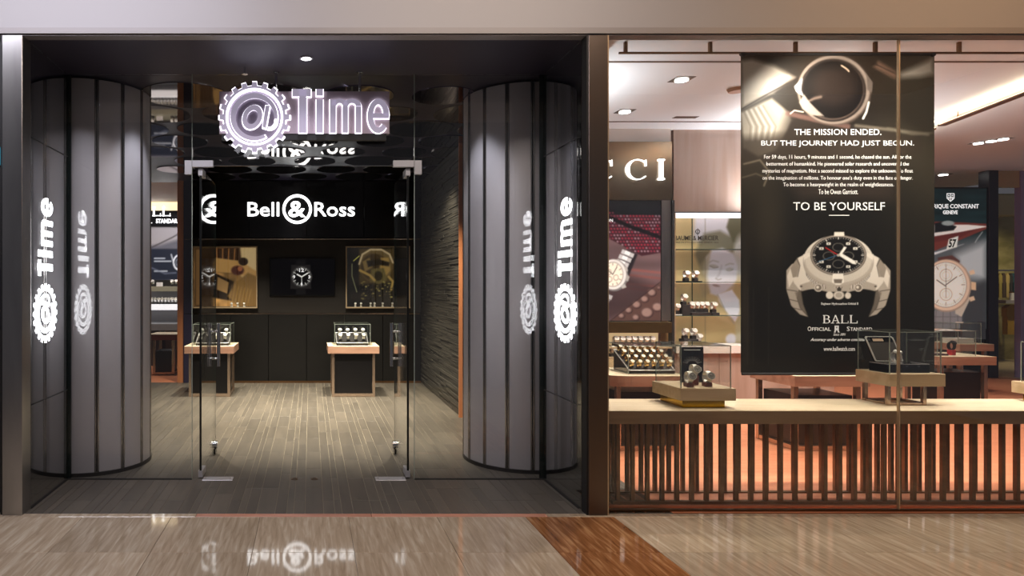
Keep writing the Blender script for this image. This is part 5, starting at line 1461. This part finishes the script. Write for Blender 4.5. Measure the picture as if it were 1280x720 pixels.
# cove light: a slim bar hanging under the ceiling that throws light up
P0 = Vector((6.50, 5.60, 0)); P1 = Vector((7.42, 8.50, 0)); dv = (P1-P0).normalized(); nv = Vector((dv.y, -dv.x, 0))
M_cove = mat('warm_tube', (1, 0.8, 0.5), 0.4, emit=(1.0, 0.74, 0.42), strength=5)
HP0 = Vector((4.72, 5.75, 0)); HP1 = Vector((5.02, 7.45, 0))  # third bar, unseen behind the banner, added to brighten the ceiling
for i, (a, b) in enumerate(((0.0, 1.95), (2.12, 3.04), (0, 0))):
    p = P0+dv*a; q = P0+dv*b
    if i == 2: p, q = HP0, HP1; nv = Vector(((q-p).y, -(q-p).x, 0)).normalized()
    ul_ = area('cove_uplight', ((p.x+q.x)/2, (p.y+q.y)/2, HB-0.070), (PI, 0, 0), 0.05, (q-p).length, 9 if i < 2 else 70, (1.0, 0.82, 0.56) if i < 2 else (1.0, 0.93, 0.86))
    ul_.rotation_euler = (PI, 0, -math.atan2(q.x-p.x, q.y-p.y))
    t = thing('cove_light', ('long dark ceiling light bar with warm glow above it, right of the banner', 'short dark ceiling light bar with warm glow above it, right of the banner', 'added ceiling light bar with glow above it, hidden behind the banner')[i], 'ceiling lamp', ((p.x+q.x)/2, (p.y+q.y)/2, HB-0.10))
    mb = MB(); w = 0.035
    mb.prism([(p.x-nv.x*w, p.y-nv.y*w), (q.x-nv.x*w, q.y-nv.y*w), (q.x+nv.x*w, q.y+nv.y*w), (p.x+nv.x*w, p.y+nv.y*w)], idm, HB-0.10, HB-0.085)
    obj('bar', mb, mat('dark_bar', rgb(80, 44, 26), 0.5), t)
    mb = MB(); w = 0.022
    mb.prism([(p.x-nv.x*w, p.y-nv.y*w), (q.x-nv.x*w, q.y-nv.y*w), (q.x+nv.x*w, q.y+nv.y*w), (p.x+nv.x*w, p.y+nv.y*w)], idm, HB-0.085, HB-0.075)
    obj('tube', mb, M_cove, t)
    for s in (0.15, 0.85):
        r = p.lerp(q, s); obj('hanger', MB().tube((r.x, r.y, HB-0.075), (r.x, r.y, HB-0.0005), 0.006, 8), M_bronze, t)

# ================================================================== FAR RIGHT: boat poster and shop beyond
ZQ = 10.9
def Qx(x): return PX(x, ZQ)
def Qz(y): return PH(y, ZQ)
fp = thing('light_box_poster', 'tall lit poster of a numbered wooden boat and a pale watch, right of the banner', 'poster', (Qx(1190), ZQ, 0))
obj('frame', MB().box(Qx(1100), Qx(1234), ZQ, ZQ+0.15, Qz(412), Qz(234)), M_blackm, fp)
obj('base_box', MB().cbox(Qx(1100), Qx(1233), ZQ+0.01, ZQ+0.15, 0, Qz(412), 0.004), M_black, fp)
cv_ = Canvas(1120, 236, 1233, 411, 1.4, (22, 38, 40))
cv_.noise(24, 5, 0.25, 41)
cv_.poly([(1120, 310), (1233, 295), (1233, 411), (1120, 411)], (96, 98, 100), 14, 0.9)
cv_.poly([(1195, 318), (1233, 302), (1233, 350), (1200, 345)], (206, 206, 206), 12, 0.8); cv_.poly([(1205, 360), (1233, 350), (1233, 411), (1200, 411)], (60, 58, 60), 10, 0.9)
cv_.poly([(1120, 288), (1170, 277), (1200, 278), (1238, 280), (1238, 284), (1200, 300), (1170, 313), (1120, 320)], (112, 52, 44), 1)
cv_.poly([(1120, 300), (1160, 298), (1232, 281), (1200, 297), (1120, 312)], (96, 42, 38), 1.5)
cv_.poly([(1120, 284), (1170, 281), (1210, 281), (1236, 283), (1200, 290), (1170, 295), (1120, 300)], (232, 222, 214), 1)
cv_.poly([(1168, 279), (1180, 277), (1196, 283), (1192, 288), (1168, 291)], (26, 26, 28), 1.2); cv_.ell(1185, 279, 8, 3, (150, 158, 156), 1)
cv_.poly([(1120, 322), (1170, 315), (1205, 305), (1170, 318), (1120, 327)], (214, 210, 210), 1.2)
cv_.line([(1228, 290), (1222, 298), (1219, 303)], 1.0, (170, 170, 168), 1)
cv_.poly([(1186, 299), (1198, 295), (1196, 309), (1183, 312)], (226, 224, 214), 0.8)
# watch: leather above, case, dial, leather below
cv_.poly([(1172, 322), (1190, 319), (1200, 326), (1198, 334), (1174, 334)], (92, 56, 50), 1.2)
cv_.poly([(1168, 388), (1202, 388), (1203, 411), (1166, 411)], (134, 126, 126), 1.5)
for k in range(4): cv_.line([(1170+k*9, 389), (1169+k*9.5, 411)], 0.8, (96, 88, 88), 0.9); 
for y in (396, 404): cv_.line([(1167, y), (1202, y)], 0.7, (98, 90, 90), 0.8)
cv_.poly([(1196, 328), (1208, 336), (1209, 352), (1212, 375), (1202, 396), (1194, 392)], (196, 176, 158), 1)
cv_.ell(1183.5, 357, 30.5, 33, (170, 140, 120), 1); cv_.ell(1183, 356.5, 29, 31.5, (226, 190, 164), 1); cv_.ell(1182.5, 356, 26, 28.5, (150, 130, 116), 0.8); cv_.ell(1182.5, 356, 25.2, 27.7, (236, 226, 214), 0.8)
for k in range(60):
    a = k*PI/30; l = 1.6 if k % 5 else 4
    cv_.line([(1182.5+23.5*math.sin(a), 356-26*math.cos(a)), (1182.5+(23.5-l)*math.sin(a), 356-(26-l)*math.cos(a))], 0.4 if k % 5 else 1.0, (120, 100, 84), 0.6)
for dy in (-12, 12): cv_.ring(1182.5, 356+dy, 7.5, 7.5, 0.8, (160, 140, 122)); cv_.ring(1182.5, 356+dy, 4.5, 4.5, 0.4, (180, 160, 142))
cv_.line([(1182.5, 356), (1196, 346)], 1.0, (60, 48, 40)); cv_.line([(1182.5, 358), (1171, 350)], 1.2, (60, 48, 40)); cv_.line([(1182.5, 335), (1182.5, 372)], 0.6, (60, 48, 40))
for y in (341, 374): cv_.poly([(1211, y-2), (1217, y-4), (1219, y+1), (1213, y+3)], (222, 184, 150), 0.8)
cv_.poly([(1214, 352), (1220, 353), (1220, 363), (1214, 362)], (222, 180, 142), 0.8)
cv_.build('poster_print', paint_mat('boat_print', 0.60, 0.35), ZQ-0.002, fp)
ZL = ZQ-0.004
obj('lettering', join(ptext('FREDERIQUE CONSTANT', 1148, 255, 1223.5, 261.5, ZL, 0.002, 0.02), ptext('GENEVE', 1178.5, 263, 1197, 267.8, ZL, 0.002, 0.03)), M_printlit, fp)
obj('number', ptext('57', 1185.5, 299, 1195.5, 309.5, ZL, 0.002, 0.03, 2, 0.2), M_blackm, fp)
mb = MB(); qa = [(1183.3, 241.5), (1193, 241.5), (1193, 248), (1188.2, 252.3), (1183.3, 248)]
qi = [(1184.2, 242.4), (1192.1, 242.4), (1192.1, 247.6), (1188.2, 251.1), (1184.2, 247.6)]
conv = lambda P: [(PX(a, ZL), PH(b, ZL)) for a, b in P]
mb.strip(conv(qi), conv(qa), facing(ZL), 0, 0.002, True)
for (a, b, c, d) in ((1187.9, 242.4, 1188.6, 251), (1184.2, 246.4, 1192.1, 247.1)): mb.box(PX(a, ZL), PX(c, ZL), ZL-0.002, ZL, PH(d, ZL), PH(b, ZL))
for (a, b) in ((1186, 244.4), (1190.4, 244.4), (1186, 248.2), (1190.4, 248.2)): mb.arc(PX(a, ZL), PH(b, ZL), 0.004, 0.012, 0, 360, facing(ZL), 0, 0.002, 10)
obj('shield_emblem', mb, M_printlit, fp)
for kk, (x, y, w) in enumerate(((1208, 419, 26), )):
    pass
obj('steel_panel', MB().cbox(PX(1203, 10.6), PX(1232.5, 10.6), 10.6, 10.64, PH(424, 10.6), PH(402, 10.6), 0.004), M_steel, fp)
bp_ = struct('trim_11', MB().cbox(Qx(1234.2), Qx(1246), ZQ-0.03, ZQ+0.15, 0, HB-0.001, 0.004), mat('violet_black_post', rgb(30, 24, 40), 0.35))
struct('wall_far', MB().box(Qx(1276), Qx(1276)+1.9, ZQ, ZQ+0.1, 0, HB-0.001), mat('lavender_wall', rgb(140, 132, 168), 0.4))
struct('wall_far', MB().box(Qx(1246), Qx(1276), ZQ+0.02, ZQ+0.08, Qz(234), HB-0.001), mat('beige_fascia', rgb(170, 156, 120), 0.5))
# the clothes shop beyond
ZO = 13.0
def Ox(x): return PX(x, ZO)
def Oz(y): return PH(y, ZO)
struct('floor', MB().box(11.5, 16.5, 11.0, 15.0, -0.05, 0), M_oak)
struct('wall_far', MB().box(Ox(1200), Ox(1320), ZO+0.6, ZO+0.65, 0, 3.4), mat('olive_wall', rgb(124, 112, 62), 0.6, noise=((3, 3, 5), rgb(160, 146, 96), 0.35, 0.65)))
struct('trim_12', MB().box(Ox(1240), Ox(1290), ZO+0.1, ZO+0.6, Oz(268), Oz(243)), mat('beige_bulkhead', rgb(190, 172, 126), 0.5))
spot('clothes_spot', (Ox(1258), 12.0, 3.0), (Ox(1260), 13.2, 1.2), 90, (1, 0.9, 0.6), 100, 0.8)
rk = thing('clothes_rack', 'clothes rack with hanging garments seen through the far doorway', 'clothes rack', (Ox(1260), ZO, 0))
obj('rail', MB().tube((Ox(1243), ZO, Oz(338)), (Ox(1281), ZO, Oz(338)), 0.015, 8), M_chrome, rk)
for x in (1243.2, 1280.5): obj('post', MB().tube((Ox(x), ZO, 0), (Ox(x), ZO, Oz(338)), 0.015, 8), M_chrome, rk)
obj('shelf', MB().box(Ox(1244), Ox(1280), ZO-0.2, ZO+0.2, Oz(379), Oz(375)), mat('lilac_shelf', rgb(150, 140, 140), 0.4), rk)
GC = [((150, 130, 60), 'olive yellow'), ((70, 50, 30), 'dark brown'), ((176, 150, 90), 'sand coloured'), ((44, 40, 34), 'black'), ((18, 66, 70), 'dark teal'), ((120, 130, 150), 'grey blue')]
def garment(name, label, x, w, y0, y1, c, zc=ZO):
    mb = MB(); n = 10; A = []; B_ = []
    top = [(-0.12, 1.0), (0.12, 1.0), (0.5, 0.88), (0.5, 0.60), (0.40, 0.62), (0.42, 0.0), (-0.42, 0.0), (-0.40, 0.62), (-0.5, 0.60), (-0.5, 0.88)]
    X = Ox(x); W_ = w*zc/F; h0, h1 = Oz(y1), Oz(y0)
    mb.prism([(X+u*W_, h0+v*(h1-h0)) for u, v in top], facing(zc+0.05), 0, 0.10)
    t = obj(name, mb, mat('cloth_%d_%d_%d' % c, rgb(*c), 0.85, bump=((30, 30, 2), 0.6, 0.02)), label=label, cat='garment')
for i, (x, w) in enumerate(((1247.5, 4.5), (1252, 4.5), (1256.5, 4.5), (1260.8, 4), (1267, 8), (1274, 5))):
    garment('garment', GC[i][1]+' garment hanging on the rack beyond the far doorway', x, w, 341.5, 372, GC[i][0])
garment('garment', 'ochre coat hanging low under the shelf beyond the far doorway', 1262, 14, 380.5, 418, (176, 134, 40))
t = thing('candle', 'small white candle jar on the shelf beyond the far doorway', 'candle', (Ox(1255), ZO-0.16, Oz(375)))
obj('jar', MB().tube((Ox(1255), ZO-0.14, Oz(375)+0.0006), (Ox(1255), ZO-0.14, Oz(366)), 0.035, 14), M_white, t, True)
obj('lid', MB().tube((Ox(1255), ZO-0.14, Oz(366)+0.0002), (Ox(1255), ZO-0.14, Oz(364.5)), 0.036, 14), M_gold, t, True)

# ================================================================== FAR LEFT: watch brand stand behind the shop
ZY = 12.9
def Yx(x): return PX(x, ZY)
def Yz(y): return PH(y, ZY)
st = thing('brand_stand', 'lit brand stand with serif lettering, boat-like poster and watch shelves behind the left column', 'display unit', (Yx(200), ZY, 0))
st['label'] = 'lit watch brand stand with black header and shelves, seen between left column and copper strip'
YA, YB = Yx(150), Yx(236)
obj('light_band', MB().box(YA, YB, ZY+0.1, ZY+0.2, Yz(262), Yz(250)), mat('warm_band', (1, 0.8, 0.5), 0.4, emit=(1, 0.8, 0.5), strength=1.3), st)
obj('header', MB().cbox(YA, YB, ZY+0.02, ZY+0.1, Yz(283), Yz(263), 0.004), M_black, st)
obj('rim', MB().box(YA, YB, ZY, ZY+0.12, Yz(250), Yz(247)), M_satin, st)
lets = [serif(ch, a, b, 258.5, 270, ZY, facing(ZY), 0.01) for ch, a, b in (('B', 166, 176), ('A', 177, 189), ('L', 190.5, 201), ('L', 202.5, 213))]
obj('lettering', join(*lets), M_letter, st)
obj('lettering', join(ptext('OFFICIAL', 160, 274.5, 190, 279, ZY+0.02, 0.004, 0.02), ptext('STANDARD', 195, 273.5, 226, 279, ZY+0.02, 0.004, 0.02)), M_letter, st)
cv_ = Canvas(150, 283.5, 236, 350, 1.2, (86, 84, 90))
cv_.noise(20, 8, 0.2, 51)
cv_.poly([(150, 283), (236, 283), (236, 296), (200, 306), (150, 309)], (150, 142, 140), 5); cv_.line([(190, 309), (215, 297), (236, 285)], 1.5, (60, 54, 54), 1.5)
cv_.poly([(150, 311), (236, 311), (236, 350), (150, 350)], (26, 30, 42), 2)
for y, b in ((323, 206), (326.5, 214), (339, 209)): cv_.line([(193, y), (b, y)], 1.0, (220, 224, 230), 0.7)
cv_.ring(224, 328, 7, 9, 1.6, (220, 222, 226)); cv_.ring(224, 328, 4, 5, 0.8, (150, 154, 160)); cv_.line([(214, 318), (219, 335)], 1.2, (200, 202, 208)); cv_.line([(190, 335), (206, 342), (220, 341)], 1, (110, 114, 130), 2)
cv_.build('poster_print', PM_lit, ZY+0.06, st)
obj('back_panel', MB().box(YA, YB, ZY+0.2, ZY+0.24, 0.0, Yz(247)), mat('grey_back', rgb(120, 116, 116), 0.5), st)
M_wlit = mat('white_lit_shelf', (0.9, 0.9, 0.9), 0.4, emit=(0.95, 0.95, 1), strength=0.7)
obj('shelf', MB().box(YA, YB, ZY-0.25, ZY+0.2, Yz(364), Yz(358)), mat('olive_shelf', rgb(150, 146, 124), 0.4), st)
obj('shelf', MB().box(YA, YB, ZY-0.25, ZY+0.2, Yz(387), Yz(380)), M_wlit, st)
obj('counter', MB().cbox(YA, YB, ZY-0.5, ZY+0.2, Yz(411), Yz(403), 0.004), mat('grey_counter', rgb(130, 130, 130), 0.4), st)
obj('cabinet', MB().box(YA, YB-0.5, ZY-0.35, ZY+0.2, 0.0, Yz(411)), mat('dark_cabinet', rgb(44, 32, 34), 0.4), st)
for k in range(8):
    dup(w0, (Yx(192+k*4.2), ZY-0.12, Yz(380)+0.0006), ORD[k]+' watch from the left on the white lit shelf behind the left column', 'watches on the white lit shelf behind the left column')
for k, x in enumerate((193, 217, 222)):
    dup(w0, (Yx(x), ZY-0.12, Yz(358)+0.0006), ('left', 'middle', 'right')[k]+' watch on the upper shelf of the brand stand behind the left column', 'watches on the upper shelf behind the left column')
obj('price_card', MB().cbox(Yx(197), Yx(205), ZY-0.1, ZY-0.09, Yz(358)+0.0006, Yz(353), 0.001), M_white, label='small white card on the upper shelf of the stand behind the left column', cat='card')
t5 = table('dark red-brown display table on the salmon floor behind the left column', PX(186, 11.2), PX(221, 11.2), 11.2, 11.8, cabh=0.40, leg=0.04, edge=mat('red_brown_edge', rgb(120, 62, 48), 0.4))

# sconces made up to carry the added ceiling wash lamps
for lab, b_ in (('added slim white uplight sconce on the dark partition beside the bronze post', (2.4005, 2.50, 5.8, 7.2, 2.66, 2.70)), ('added slim white uplight sconce on the wood wall behind the banner', (5.28, 6.22, 7.75, 8.04, 2.34, 2.38))):
    t = thing('added_sconce', lab, 'wall lamp', ((b_[0]+b_[1])/2, (b_[2]+b_[3])/2, b_[4]))
    obj('tray', MB().cbox(*b_, 0.004), M_white, t)
